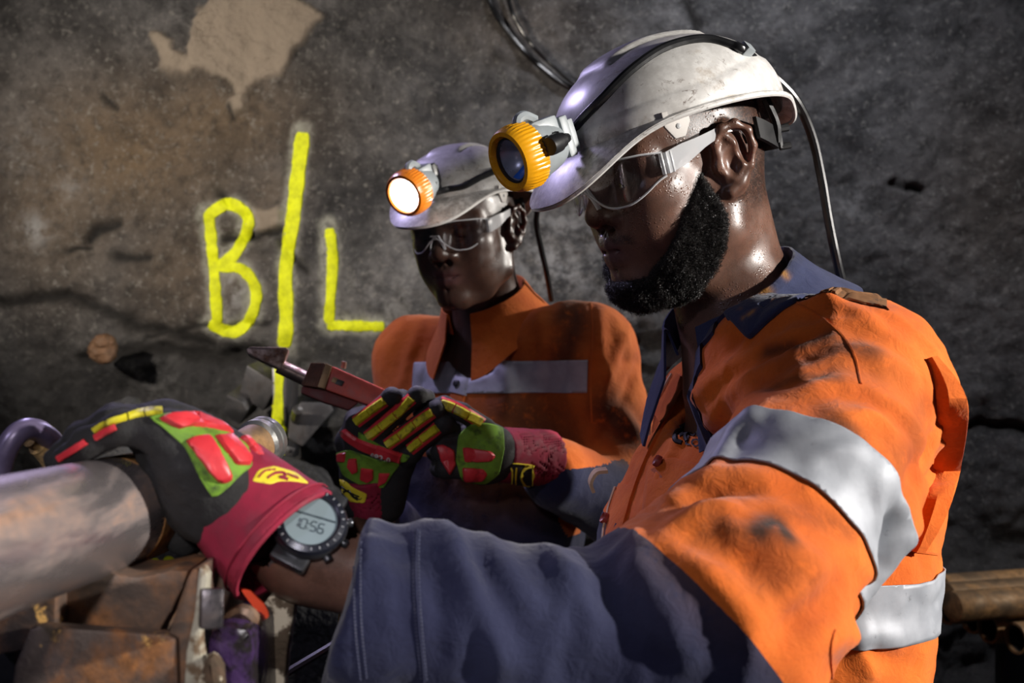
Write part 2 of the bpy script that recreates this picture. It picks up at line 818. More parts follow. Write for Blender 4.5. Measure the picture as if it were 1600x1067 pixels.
def steel_mat(name, steel, rust, rustamt=(0.42, 0.62), scale=9, stretch=None, rough=0.4, bdist=0.001, paint=None, paint_amt=(0.55, 0.62), pscale=18):
    t = NT(name)
    n = t.noise(scale, 7, 0.62, 0.4, stretch)
    rm = t.ramp(n, *rustamt)
    n2 = t.noise(scale * 5, 5, 0.65)
    rc = t.mix(t.ramp(n2, 0.3, 0.7), tuple(x * 0.4 for x in rust), rust)
    c = t.mix(rm, steel, rc)
    metal = t.mixf(rm, 0.85, 0.12)
    r = t.mixf(rm, rough, 0.75)
    if paint is not None:
        pm = t.ramp(t.noise(pscale, 8, 0.68), *paint_amt)
        c = t.mix(pm, c, paint)
        metal = t.mixf(pm, metal, 0.0)
        r = t.mixf(pm, r, 0.7)
    nm = t.bump(n2, 0.35, bdist)
    return t.done(c, r, metal, nm)


M = {}
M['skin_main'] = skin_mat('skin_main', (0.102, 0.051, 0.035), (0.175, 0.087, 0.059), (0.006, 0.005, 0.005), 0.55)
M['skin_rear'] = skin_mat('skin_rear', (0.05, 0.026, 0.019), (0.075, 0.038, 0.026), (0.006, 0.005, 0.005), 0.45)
M['beard'] = plain('beard_under', (0.005, 0.004, 0.004), 0.8, bump=0.8, bscale=420, bdist=0.004)
M['hair'] = plain('beard_strand', (0.016, 0.013, 0.012), 0.33, bump=0)
M['eye'] = plain('eye_white', (0.5, 0.42, 0.36), 0.15, bump=0)
M['iris'] = plain('iris_brown', (0.012, 0.006, 0.004), 0.08, bump=0)
M['orange'] = cloth_mat('orange_cotton', (0.53, 0.095, 0.010), (0.68, 0.150, 0.018))
M['navy'] = cloth_mat('navy_cotton', (0.010, 0.0115, 0.034), (0.019, 0.022, 0.053), stain=(0.45, 0.2, 0.04))
M['navy_collar'] = cloth_mat('navy_collar', (0.022, 0.027, 0.07), (0.04, 0.048, 0.105), stain=(0.6, 0.28, 0.05))
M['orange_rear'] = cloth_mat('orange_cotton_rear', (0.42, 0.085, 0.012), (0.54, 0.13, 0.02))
M['edge'] = plain('pale_edge', (0.62, 0.42, 0.26), 0.85)
M['thread'] = plain('thread', (0.05, 0.055, 0.10), 0.8, bump=0)
M['thread_orange'] = plain('thread_orange', (0.42, 0.085, 0.012), 0.8, bump=0)
M['tshirt'] = plain('dark_tshirt', (0.012, 0.013, 0.022), 0.9, bscale=1500)
M['trouser'] = plain('navy_trouser', (0.018, 0.022, 0.045), 0.9)
M['boot'] = plain('boot_leather', (0.03, 0.022, 0.015), 0.6)
t = NT('reflective_tape')
c = t.mix(t.ramp(t.noise(30, 5), 0.3, 0.7), (0.25, 0.265, 0.295), (0.34, 0.355, 0.39))
c = t.mix(t.ramp(t.noise(70, 7, 0.7), 0.62, 0.74), c, (0.12, 0.12, 0.13))
c = t.mix(t.attr('soil'), c, (0.08, 0.07, 0.07))
M['tape'] = t.done(c, 0.58, 0.15, t.bump(t.noise(160, 4), 0.12, 0.001))
t = NT('helmet_plastic')
c = t.mix(t.ramp(t.noise(10, 5), 0.3, 0.7), (0.60, 0.585, 0.56), (0.72, 0.71, 0.69))
c = t.mix(t.math('MULTIPLY', t.ramp(t.noise(26, 8, 0.75), 0.55, 0.72), 0.6), c, (0.33, 0.25, 0.17))
c = t.mix(t.math('MULTIPLY', t.ramp(t.noise(38, 9, 0.8, 1.6, (1, 3.2, 1)), 0.575, 0.65), 0.85), c, (0.14, 0.10, 0.08))
c = t.mix(t.math('MULTIPLY', t.attr('grime'), t.ramp(t.noise(60, 6, 0.7), 0.35, 0.62)), c, (0.10, 0.075, 0.06))
M['helmet'] = t.done(c, t.ramp(t.noise(22, 4), 0.3, 0.7, 0.28, 0.42), 0.0, t.bump(t.noise(120, 4), 0.06, 0.001))
M['helmet_in'] = plain('helmet_lining', (0.5, 0.47, 0.44), 0.6)
M['band_black'] = plain('harness_black', (0.008, 0.008, 0.009), 0.6)
M['cable'] = plain('cable_rubber', (0.010, 0.010, 0.011), 0.32, bump=0.05)
M['yellow'] = plain('yellow_plastic', (0.80, 0.36, 0.008), 0.28, var=0.08, bump=0.04)
M['orange_bezel'] = plain('orange_plastic', (0.85, 0.24, 0.02), 0.3, var=0.08, bump=0.03)
M['lampgrey'] = plain('grey_plastic', (0.30, 0.33, 0.345), 0.38, var=0.15, bump=0.1, bscale=900)
M['dark'] = plain('black_plastic', (0.012, 0.012, 0.014), 0.4)
M['chrome'] = plain('reflector_chrome', (0.55, 0.58, 0.64), 0.3, 0.45, bump=0)
M['blue_glint'] = plain('blue_glint_patch', (0.02, 0.20, 0.85), 0.3, 0.0, bump=0)  # colour of the reflection painted into the unlit cap lamp


def clear_mat(name, tint, gloss=0.06, rough=0.03, body=0.0, body_col=(0.8, 0.82, 0.85)):
    """thin clear plastic: mostly transparent, glossy by facing angle, optional milky body"""
    t = NT(name)
    tr = t.n.new('ShaderNodeBsdfTransparent')
    tr.inputs['Color'].default_value = (*tint, 1)
    gl = t.n.new('ShaderNodeBsdfGlossy')
    gl.inputs['Roughness'].default_value = rough
    lw = t.n.new('ShaderNodeLayerWeight')
    lw.inputs['Blend'].default_value = 0.25
    mx = t.n.new('ShaderNodeMixShader')
    t.link(t.math('ADD', t.math('MULTIPLY', t.math('POWER', lw.outputs['Facing'], 3.0), 0.55), gloss), mx.inputs[0])
    t.link(tr.outputs[0], mx.inputs[1])
    t.link(gl.outputs[0], mx.inputs[2])
    last = mx
    if body > 0:
        df = t.n.new('ShaderNodeBsdfDiffuse')
        df.inputs['Color'].default_value = (*body_col, 1)
        m2 = t.n.new('ShaderNodeMixShader')
        m2.inputs[0].default_value = body
        t.link(mx.outputs[0], m2.inputs[1])
        t.link(df.outputs[0], m2.inputs[2])
        last = m2
    t.link(last.outputs[0], t.out.inputs['Surface'])
    return t.m


M['lens'] = clear_mat('clear_lens', (0.88, 0.88, 0.89), 0.035, 0.03)
M['lamp_glass'] = clear_mat('lamp_glass', (0.95, 0.96, 0.98), 0.04)
M['temple'] = clear_mat('milky_temple', (0.9, 0.9, 0.9), 0.08, 0.12, 0.55, (0.75, 0.76, 0.78))
t = NT('lit_led')
t.done((0.9, 0.9, 1.0), 0.4)
t.bsdf.inputs['Emission Color'].default_value = (0.93, 0.9, 1.0, 1)
t.bsdf.inputs['Emission Strength'].default_value = 14
M['lit'] = t.m
M['glove_black'] = plain('glove_black', (0.014, 0.0135, 0.013), 0.85, bump=0.5, bscale=500, bdist=0.0012)
M['glove_grey'] = plain('glove_grey', (0.05, 0.05, 0.05), 0.85, bump=0.4, bscale=900, dirt=(0.08, 0.06, 0.04))
M['glove_green'] = plain('glove_green', (0.16, 0.33, 0.022), 0.8, var=0.35, bump=0.4, bscale=1200, dirt=(0.03, 0.05, 0.015), dirt_amt=(0.5, 0.7), dscale=50)
M['glove_red'] = plain('glove_red', (0.62, 0.035, 0.045), 0.42, var=0.2, bump=0.15, bscale=400, dirt=(0.2, 0.02, 0.03), dirt_amt=(0.55, 0.8), dscale=60)
M['glove_pink'] = plain('glove_pink_edge', (0.7, 0.12, 0.13), 0.45, bump=0.1)
M['glove_maroon'] = plain('glove_maroon', (0.26, 0.007, 0.032), 0.8, var=0.3, bump=0.35, bscale=1100)
M['glove_yellow'] = plain('glove_yellow', (0.62, 0.55, 0.015), 0.55, var=0.25, bump=0.3, bscale=500, dirt=(0.10, 0.08, 0.01), dirt_amt=(0.5, 0.7), dscale=90)
M['label_yellow'] = plain('label_yellow', (0.75, 0.62, 0.03), 0.6, var=0.1, dirt=(0.25, 0.18, 0.02), dscale=80)
M['tag_orange'] = plain('tag_orange', (0.95, 0.085, 0.02), 0.6, var=0.1)
M['white_print'] = plain('white_print', (0.6, 0.55, 0.5), 0.6, bump=0)
M['print_black'] = plain('print_black', (0.006, 0.005, 0.008), 0.75, bump=0)
M['watch_case'] = plain('watch_case', (0.075, 0.077, 0.085), 0.3, 0.75, var=0.2, bump=0.05)
M['watch_bezel'] = plain('watch_bezel', (0.018, 0.02, 0.03), 0.25, 0.4, bump=0)
M['watch_strap'] = plain('watch_strap', (0.05, 0.052, 0.055), 0.55)
M['lcd'] = plain('watch_lcd', (0.18, 0.23, 0.25), 0.22, var=0.06, bump=0)
M['lcd_dark'] = plain('lcd_digits', (0.055, 0.075, 0.09), 0.3, bump=0)
M['steel_dot'] = plain('bezel_dot', (0.7, 0.72, 0.75), 0.3, 0.7, bump=0)
M['pipe'] = steel_mat('drill_pipe', (0.46, 0.41, 0.41), (0.38, 0.18, 0.075), (0.45, 0.78), 20, (1.5, .3, 1.5), 0.26)
M['pipe_rust'] = steel_mat('pipe_rust', (0.30, 0.20, 0.14), (0.52, 0.25, 0.07), (0.2, 0.45), 30, None, 0.45)
M['rust'] = steel_mat('rusty_plate', (0.14, 0.11, 0.095), (0.30, 0.12, 0.035), (0.42, 0.62), 22, None, 0.55, 0.002, (0.72, 0.42, 0.12), (0.60, 0.66), 42)
M['rust_smooth'] = steel_mat('rusty_jaw', (0.19, 0.15, 0.125), (0.34, 0.15, 0.055), (0.36, 0.66), 24, None, 0.45, 0.001)
M['iron'] = steel_mat('dark_iron', (0.16, 0.155, 0.15), (0.13, 0.08, 0.055), (0.5, 0.7), 30, None, 0.3)
M['dark_iron'] = steel_mat('bolt_iron', (0.06, 0.055, 0.06), (0.05, 0.035, 0.03), (0.5, 0.7), 30, None, 0.28)
M['purple_paint'] = plain('purple_paint', (0.06, 0.03, 0.10), 0.3, var=0.4, bump=0.5, bscale=150, bdist=0.002, dirt=(0.015, 0.012, 0.012), dirt_amt=(0.5, 0.6))
M['chipped'] = steel_mat('chipped_paint', (0.10, 0.075, 0.05), (0.12, 0.07, 0.04), (0.4, 0.6), 20, None, 0.6, 0.002, (0.52, 0.46, 0.34), (0.47, 0.53), 34)
M['pale_edge_metal'] = plain('pale_painted_edge', (0.45, 0.42, 0.33), 0.55, dirt=(0.14, 0.09, 0.05), dirt_amt=(0.48, 0.62), dscale=70)
M['rod'] = steel_mat('rod_steel', (0.42, 0.42, 0.40), (0.34, 0.18, 0.08), (0.5, 0.7), 30, None, 0.3)
M['loop'] = plain('loop_paint', (0.16, 0.13, 0.22), 0.35, 0.3, var=0.3, bump=0.2, bscale=120, dirt=(0.10, 0.07, 0.05), dirt_amt=(0.6, 0.75))
M['loop_rust'] = steel_mat('loop_rust', (0.3, 0.22, 0.12), (0.42, 0.27, 0.10), (0.3, 0.5), 70, None, 0.4, 0.003)
M['wrench_red'] = plain('wrench_red', (0.60, 0.085, 0.05), 0.5, var=0.25, bump=0.2, bscale=250, dirt=(0.2, 0.03, 0.02), dirt_amt=(0.55, 0.75), dscale=45)
M['wrench_steel'] = steel_mat('wrench_steel', (0.26, 0.2, 0.17), (0.24, 0.12, 0.065), (0.42, 0.66), 45, None, 0.38)
M['wrench_brass'] = plain('wrench_worn', (0.30, 0.19, 0.09), 0.45, 0.5, var=0.3)
M['plate_grey'] = steel_mat('plate_grey', (0.115, 0.115, 0.125), (0.07, 0.06, 0.06), (0.4, 0.7), 14, None, 0.42)
M['rod_rust'] = steel_mat('rod_rust', (0.24, 0.17, 0.11), (0.38, 0.21, 0.085), (0.35, 0.62), 12, None, 0.55)
# ------------------------------------------------------------ heads


def head_frame(th, pi_, ro):
    th, pi_, ro = np.radians([th, pi_, ro])
    f = V(-np.cos(th), -np.sin(th), 0)
    l = V(np.sin(th), -np.cos(th), 0)
    u = V(0, 0, 1)
    f2 = f * np.cos(pi_) - u * np.sin(pi_)
    u2 = u * np.cos(pi_) + f * np.sin(pi_)
    return np.stack([f2, l * np.cos(ro) + u2 * np.sin(ro), u2 * np.cos(ro) - l * np.sin(ro)], 1)


def head_sdf(q, jaw=1.0, smile=0.0):
    p = q.copy()
    p[:, 1] = np.abs(p[:, 1])
    d = ell(p, (-.006, 0, .046), (.097, .075, .086))
    d = smin(d, ell(p, (.05, 0, .06), (.05, .06, .055)), .03)
    d = smin(d, ell(p, (.042, 0, -.02), (.056, .058, .085)), .04)
    j = chain(p, [(-.006, .056 * jaw, -.03), (.004, .054 * jaw, -.062), (.046, .036 * jaw, -.086), (.08, .014, -.096)], [.017, .019, .018, .017], .012)
    d = smin(d, j, .035)
    d = smin(d, ell(p, (.086, 0, -.094), (.018, .02, .017)), .02)
    d = smin(d, ell(p, (.066, .045, -.004), (.025, .022, .017)), .025)
    d = smin(d, ell(p, (.058, .040 + .004 * smile, -.04), (.034, .022, .034)), .03)
    d = smin(d, ell(p, (.074, 0, -.052), (.03, .030, .034)), .025)
    d = smin(d, chain(p, [(.096, 0, .028), (.096, .022, .033), (.078, .052, .027)], [.011, .0115, .010], .01), .018)
    d = smax(d, -ell(p, (.110, .032, .010), (.020, .019, .012)), .016)
    # eyelids and brows
    lid = ell(p, (.0815, .033, .009), (.0150, .0165, .0145))
    lid = smax(lid, -ell(p, (.0965, .033, .0035), (.006, .0125, .0032)), .0015)
    d = smin(d, lid, .006)
    d = smin(d, chain(p, [(.099, .012, .028), (.0965, .028, .033), (.083, .048, .030)], [.0045, .0045, .003], .004), .006)
    # nose
    d = smin(d, chain(p, [(.096, 0, .026), (.103, 0, .004), (.110, 0, -.014)], [.0085, .009, .0115], .008), .014)
    d = smin(d, ell(p, (.1115, 0, -.0205), (.0115, .0135, .0105)), .008)
    d = smin(d, ell(p, (.0985, .0175, -.0245), (.0125, .0088, .0092)), .007)
    d = smax(d, -ell(p, (.1045, .0095, -.0345), (.0075, .0052, .006)), .004)
    d = smax(d, -cap(p, (.088, .029, -.020), (.086, .0305, -.030), .0016), .005)
    d = smax(d, -cap(p, (.108, 0, -.036), (.107, 0, -.044), .0012), .006)
    # lips
    cz = .0065 * smile
    cw = .006 * smile
    up = chain(p, [(.1015, 0, -.0505), (.0985, .012, -.0515), (.088, .0275 + cw, -.0575 + cz)], [.0085 - .0015 * smile, .0078 - .0012 * smile, .0035], .006)
    lo = chain(p, [(.0995, 0, -.0665), (.0965, .011, -.066), (.088, .026 + cw, -.0585 + cz)], [.0095, .0086, .0035], .006)
    d = smin(d, up, .007)
    d = smin(d, lo, .006)
    d = smax(d, -chain(p, [(.112, 0, -.0583), (.106, .013, -.0585), (.090, .0285 + cw, -.0582 + cz)], [.0012, .0012, .001], .004), .003)
    d = smax(d, -cap(p, (.0985, 0, -.0785), (.094, .012, -.078), .002), .010)
    # ear
    e = ell(p, (-.0105, .0765, .004), (.0195, .0105, .037))
    e = smin(e, chain(p, [(.007, .078, .006), (.009, .081, .022), (.001, .086, .034), (-.013, .090, .036), (-.025, .092, .026), (-.028, .0915, .010),
                          (-.022, .088, -.008), (-.010, .083, -.022), (.001, .079, -.029)], [.0032, .0036, .004, .0042, .0042, .004, .004, .0055, .0062], .004), .004)
    e = smin(e, chain(p, [(-.003, .085, .026), (-.014, .088, .013), (-.014, .087, -.004), (-.004, .083, -.016)], [.003, .0036, .0036, .003], .004), .005)
    e = smax(e, -ell(p, (-.002, .0875, -.001), (.0085, .0075, .0135)), .004)
    e = smax(e, -ell(p, (-.017, .0905, .012), (.006, .0055, .016)), .004)
    e = smin(e, ell(p, (.0075, .077, -.002), (.006, .005, .007)), .004)
    d = smin(d, e, .006)
    return d


def beard_mask(q):
    """0..1, thick along jaw and chin, thin sideburn, moustache"""
    x, y, z = q[:, 0], np.abs(q[:, 1]), q[:, 2]
    line = np.interp(x, [-.03, .0, .012, .03, .055, .075, .09], [-.03, .024, .020, -.004, -.030, -.062, -.0845])
    m = sstep(0.0, .014, line - z)
    back = np.interp(z, [-.13, -.10, -.08, -.05, -.03, -.01, .015], [.045, .030, .016, .008, .012, .019, .018])
    m = m * sstep(-.004, .008, x - back)
    m = m * sstep(.03, .055, y) if False else m
    low = sstep(-.135, -.12, z)
    m = m * low
    mo = sstep(.0045, .0, np.abs(z + .0425 + .30 * np.maximum(y - .008, 0)) - .003) * sstep(.040, .030, y) * sstep(.082, .09, x)
    lipz = (z > -.076) & (y < .022) & (x > .085)
    m = np.where(lipz, m * .25, m)
    return m, mo


def hair_mask(q):
    x, y, z = q[:, 0], np.abs(q[:, 1]), q[:, 2]
    m = sstep(-.075, -.03, z + .35 * np.maximum(x, 0) * 0) * sstep(.012, -.02, x)
    m2 = sstep(.0, .02, z - .018) * sstep(.055, .035, x) * sstep(.045, .06, y)
    top = sstep(.055, .075, z)
    ear = (y > .079) & (x > -.032) & (x < .012) & (np.abs(z - .003) < .04)
    r = np.maximum(np.maximum(m, m2), top)
    return np.where(ear, 0, r)


H1 = head_frame(24.4, 17.3, -1.6)
O1 = V(.1794, 1.0649, 1.5798)
H2 = head_frame(64.0, 13.0, 2.0)
O2 = V(-.0713, 1.70, 1.584)


def to_local(P, H, O):
    return (P - O) @ H


def to_world(q, H, O):
    return np.asarray(q, float) @ H.T + O


NB1 = at(1146, 508, 1.085)          # base of the neck, front man
NB2 = at(762, 492, 1.80)
# ------------------------------------------------------------ the mine drive: rock wall, floor
WALLY = 2.55


def wall_px(px, py):
    p = at(px, py, WALLY)
    return p[0], p[2]


def poly_sd(x, z, poly):
    """signed distance (negative inside) to a polygon in wall coordinates"""
    P = np.array(poly)
    d = np.full(len(x), 1e9)
    ins = np.zeros(len(x), bool)
    for i in range(len(P)):
        a, b = P[i], P[(i + 1) % len(P)]
        e = b - a
        h = np.clip(((x - a[0]) * e[0] + (z - a[1]) * e[1]) / (e @ e), 0, 1)
        d = np.minimum(d, np.hypot(x - a[0] - h * e[0], z - a[1] - h * e[1]))
        c = ((a[1] > z) != (b[1] > z)) & (x < (b[0] - a[0]) * (z - a[1]) / (b[1] - a[1] + 1e-12) + a[0])
        ins ^= c
    return np.where(ins, -d, d)


def line_d(x, z, pts):
    p = np.array([[a, 0, b] for a, b in pts])
    return seg_dist(np.stack([x, np.zeros_like(x), z], 1), p)[0]


LETTERS = {
    'B': [([(323, 338), (357, 319), (386, 336), (386, 362), (367, 397), (343, 416)], 9.5), ([(326, 330), (331, 380), (336, 440), (340, 504)], 9),
          ([(341, 416), (378, 421), (400, 452), (393, 493), (367, 519), (327, 505)], 9)],
    'slash': [([(474, 207), (467, 262), (459, 336), (447, 420), (448, 499), (444, 541)], 12)],
    'L': [([(515, 357), (520, 410), (514, 505)], 8.5), ([(511, 508), (550, 509), (600, 510)], 8)],
}


def build_wall():
    x = np.arange(-2.1, 2.45, .0075)
    z = np.arange(-.02, 2.75, .0075)
    X, Z = [a.ravel() for a in np.meshgrid(x, z, indexing='ij')]
    p = np.stack([X, np.zeros_like(X), Z], 1)
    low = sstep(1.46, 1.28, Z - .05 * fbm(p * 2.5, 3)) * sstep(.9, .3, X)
    right = sstep(1.15, .85, Z) * sstep(.6, 1.0, X)  # lower right of the wall, where light falloff is painted dark
    d = .05 * fbm(p * 1.3, 3) + .022 * fbm(p * 6, 4) + .006 * fbm(p * 30, 3)
    rg = 1 - np.abs(fbm(p * V(2.2, 1, 4.5) + 4.1, 4))
    d = d + low * (.10 * (rg - .6) + .03 * fbm(p * 9 + 3, 4)) - low * .02
    d = d + right * .06 * (rg - .5)
    dark = np.zeros_like(X)
    for pts, w, dep in [([(140, 376), (155, 360), (182, 350)], .012, .02), ([(182, 402), (205, 406), (232, 402)], .012, .018),
                        ([(352, 372), (385, 372), (440, 360)], .010, .022), ([(438, 372), (455, 392), (478, 425)], .010, .02),
                        ([(348, 305), (358, 315)], .012, .02), ([(110, 395), (140, 388)], .007, .01), ([(160, 150), (182, 168)], .008, .012),
                        ([(225, 530), (300, 510), (420, 505)], .007, .012), ([(362, 165), (368, 185)], .008, .018), ([(1395, 285), (1440, 300)], .010, .018),
                        ([(0, 470), (110, 462), (200, 505), (320, 540)], .014, .03), ([(120, 560), (260, 545), (330, 560), (400, 545)], .016, .035),
                        ([(1465, 690), (1530, 660), (1600, 670)], .016, .03), ([(1100, 60), (1085, 30), (1070, 0)], .01, .012)]:
        l = line_d(X + .006 * fbm(p * 30, 2), Z + .006 * fbm(p * 30 + 9, 2), [wall_px(*q) for q in pts])
        g = np.exp(-(l / w) ** 2)
        d += -dep * g
        dark = np.maximum(dark, g)
    jit = .016 * fbm(p * 22, 4)
    patch = np.zeros_like(X)
    for poly in [[(290, 25), (340, -10), (470, -10), (500, 30), (472, 75), (445, 110), (415, 128), (372, 150), (345, 120), (305, 105)],
                 [(232, 48), (255, 55), (290, 92), (300, 110), (270, 118), (248, 90)], [(364, 152), (380, 158), (382, 172), (370, 182), (362, 168)],
                 [(393, 322), (432, 330), (440, 352), (404, 368), (388, 352)]]:
        s = poly_sd(X, Z, [wall_px(*q) for q in poly]) + jit
        patch = np.maximum(patch, sstep(.008, -.008, s))
    d += .02 * patch
    halo = np.zeros_like(X)
    for k, strokes in LETTERS.items():
        for pts, w in strokes:
            l = line_d(X, Z, [wall_px(*q) for q in pts])
            halo = np.maximum(halo, sstep(.036, .012, l + .35 * jit))
    white = np.zeros_like(X)
    for cx, cy, r, k in [(60, 362, 26, 1), (372, 455, 34, 1.0), (870, 400, 90, .9), (930, 330, 60, .8), (620, 480, 50, .6), (640, 420, 40, .45), (1335, 325, 26, .7), (560, 445, 36, .4), (110, 290, 30, .4),
                         (440, 600, 60, .35), (230, 590, 40, .3), (960, 480, 70, .5), (590, 470, 60, .4), (1080, 50, 50, .4), (40, 230, 60, .3), (1530, 480, 60, .2)]:
        a, b = wall_px(cx, cy)
        white = np.maximum(white, k * np.exp(-((X - a) ** 2 + (Z - b) ** 2) / (r * WALLY / FPX) ** 2))
    brown = np.zeros_like(X)
    for cx, cy, rx, ry, k in [(210, 240, 190, 120, 1), (330, 190, 160, 90, .9), (90, 300, 120, 170, .7), (290, 420, 120, 110, .6), (420, 300, 60, 60, .5), (1560, 330, 120, 200, .3), (820, 40, 120, 60, .3)]:
        a, b = wall_px(cx, cy)
        brown = np.maximum(brown, k * np.exp(-((X - a) / (rx * WALLY / FPX)) ** 2 - ((Z - b) / (ry * WALLY / FPX)) ** 2))
    Yw = WALLY - d + .02 * (X > 9)
    verts = np.stack([X, Yw, Z], 1)
    nx, nz = len(x), len(z)
    i, j = np.meshgrid(np.arange(nx - 1), np.arange(nz - 1), indexing='ij')
    a = (i * nz + j).ravel()
    f = np.stack([a, a + nz, a + nz + 1, a + 1], 1)
    t = NT('shotcrete')
    n1 = t.noise(7, 8, 0.68)
    n2 = t.noise(34, 7, 0.72)
    c = t.mix(t.ramp(n1, 0.34, 0.66), (0.042, 0.042, 0.047), (0.165, 0.162, 0.168))
    c = t.mix(t.math('MULTIPLY', t.attr('brown'), t.ramp(n1, 0.25, 0.6, 0.55, 1.0)), c, (0.205, 0.145, 0.09))
    c = t.mix(t.math('MULTIPLY', t.ramp(n2, 0.45, 0.7), 0.55), c, (0.02, 0.02, 0.022))
    c = t.mix(t.math('MULTIPLY', t.ramp(t.noise(60, 8, 0.8), 0.53, 0.64), 0.6), c, (0.36, 0.35, 0.33))
    c = t.mix(t.math('MULTIPLY', t.attr('low'), 0.72), c, (0.018, 0.018, 0.021))  # dark low rock; at the right this paints shade into the colour
    wm = t.math('MULTIPLY', t.attr('white'), t.ramp(t.noise(26, 8, 0.72), 0.4, 0.62))
    c = t.mix(wm, c, (0.42, 0.42, 0.43))
    c = t.mix(t.math('MULTIPLY', t.attr('patch'), t.ramp(n2, 0.2, 0.5, 0.75, 1.0)), c, (0.40, 0.335, 0.27))
    c = t.mix(t.math('MULTIPLY', t.attr('halo'), t.ramp(t.noise(70, 5, 0.7), 0.3, 0.6, 0.2, 0.8)), c, (0.55, 0.56, 0.5))
    c = t.mix(t.attr('dark'), c, (0.012, 0.011, 0.011))
    nm = t.bump(n2, 0.9, 0.03)
    nm = t.bump(t.noise(150, 5, 0.7), 0.5, 0.006, nm)
    mat = t.done(c, t.ramp(t.noise(20, 4), 0.3, 0.7, 0.5, 0.85), 0, nm)
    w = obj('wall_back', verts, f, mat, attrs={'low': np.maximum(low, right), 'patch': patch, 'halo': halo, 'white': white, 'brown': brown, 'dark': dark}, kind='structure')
    # one lighter copy for ray casting
    step = 2
    ii = np.arange(0, nx, step)
    jj = np.arange(0, nz, step)
    vv = verts.reshape(nx, nz, 3)[ii][:, jj].reshape(-1, 3)
    m_, k_ = len(ii), len(jj)
    i, j = np.meshgrid(np.arange(m_ - 1), np.arange(k_ - 1), indexing='ij')
    a = (i * k_ + j).ravel()
    return w, bvh_of(vv, np.stack([a, a + k_, a + k_ + 1, a + 1], 1))


wall, WALL_BVH = build_wall()
t = NT('spray_paint')
c = t.mix(t.ramp(t.noise(40, 5, 0.7), 0.3, 0.65), (0.50, 0.56, 0.0), (0.72, 0.80, 0.0))
M['paint'] = t.done(c, 0.75, 0.0, t.bump(t.noise(150, 4), 0.4, 0.004))


def paint_mark(name, strokes, label):
    mb = MB()
    for pts, w in strokes:
        n = 42
        ww = w * (1 + .16 * vnoise(np.stack([np.arange(n) * .7, np.full(n, pts[0][0] * .1), np.zeros(n)], 1)))
        ww[0] *= .7
        ww[-1] *= .7
        cast.depth = 2.5
        v, f = strip(WALL_BVH, pts, ww, .006, n, ((-1, -.5), (-.93, .6), (-.45, 1.0), (0, 1.0), (.45, 1.0), (.93, .6), (1, -.5)))
        mb.add(v, f)
    return mb.build(name, M['paint'], wall, label=label)


paint_mark('painted_letter', LETTERS['B'], 'fluorescent yellow spray painted letter B')
paint_mark('painted_slash', LETTERS['slash'] + [([(436, 585), (432, 610), (434, 640)], 9)], 'fluorescent yellow spray painted long slash')
paint_mark('painted_letter', LETTERS['L'], 'fluorescent yellow spray painted letter L')

# floor
x = np.arange(-2.1, 2.45, .03)
y = np.arange(-.6, 2.75, .03)
X, Yg = [a.ravel() for a in np.meshgrid(x, y, indexing='ij')]
p = np.stack([X, Yg, np.zeros_like(X)], 1)
Z = .012 * fbm(p * 3, 4) + .004 * fbm(p * 18, 3) - .012
i, j = np.meshgrid(np.arange(len(x) - 1), np.arange(len(y) - 1), indexing='ij')
a = (i * len(y) + j).ravel()
obj('floor', np.stack([X, Yg, Z], 1), np.stack([a, a + len(y), a + len(y) + 1, a + 1], 1),
    plain('mud_floor', (0.05, 0.045, 0.042), 0.7, bump=0.6, bscale=40, bdist=0.02), kind='structure')


# rock bolt plates leaning in the hollow at the foot of the painted slash
def slab(mb, poly, Y, depth, bevel=0.002, tilt=None):
    """polygon seen at depth Y, extruded away from the viewer by depth; tilt adds depth per pixel (x, y)"""
    P = np.array([at(px, py, Y) for px, py in poly])
    c = P.mean(0)
    R = np.array([[1, 0, 0], [0, 0, -1], [0, 1, 0]], float)     # columns: x, z, -y
    if tilt is not None:
        ax, az = tilt
        Rz = np.array([[np.cos(az), -np.sin(az), 0], [np.sin(az), np.cos(az), 0], [0, 0, 1]])
        Rx = np.array([[1, 0, 0], [0, np.cos(ax), -np.sin(ax)], [0, np.sin(ax), np.cos(ax)]])
        R = Rz @ Rx @ R
    q = [(a[0] - c[0], a[2] - c[2]) for a in P]
    ar = sum(q[i][0] * q[(i + 1) % len(q)][1] - q[(i + 1) % len(q)][0] * q[i][1] for i in range(len(q)))
    if ar < 0:
        q = q[::-1]
    return mb.prism(q, c + V(0, depth / 2, 0), R, depth, bevel)


pl = thing('rock_plate', 'dark grey steel plate leaning in the hollow left of the painted stripe', 'plate', at(400, 600, 2.36))
m = MB()
slab(m, [(392, 566), (440, 596), (412, 640), (374, 612)], 2.34, .06, .003, (.2, -.2))
m.build('plate', M['plate_grey'], pl)
m = MB()
slab(m, [(362, 606), (386, 618), (392, 632), (376, 658), (350, 640)], 2.32, .09, .005, (.3, -.2))
m.build('folded_end', M['plate_grey'], pl)
pl = thing('rock_plate', 'larger dark grey steel plate leaning right of the painted stripe with a bolt hole', 'plate', at(480, 640, 2.32))
m = MB()
slab(m, [(468, 628), (512, 630), (520, 642), (470, 698), (448, 684), (452, 650)], 2.32, .02, .004, (-.1, .3))
m.build('plate', M['plate_grey'], pl)
m = MB()
slab(m, [(440, 696), (462, 700), (455, 712), (446, 712), (438, 704)], 2.29, .012, .002)
m.build('tab', M['plate_grey'], pl)
m = MB()
m.lathe([(.004, -.002), (.0045, 0), (.003, .001)], at(452, 704, 2.285), (0, -1, .2), 12)
m.build('bolt_hole', M['dark'], pl)
m = MB()
m.lathe([(.012, 0), (.012, .06), (.004, .062)], at(462, 655, 2.31), (.3, -1, .5), 12)
m.build('bolt_stub', M['iron'], pl)
st = thing('steel_strap', 'upright dark steel strap with the yellow paint stripe running down it', 'strap', at(437, 640, 2.34))
m = MB()
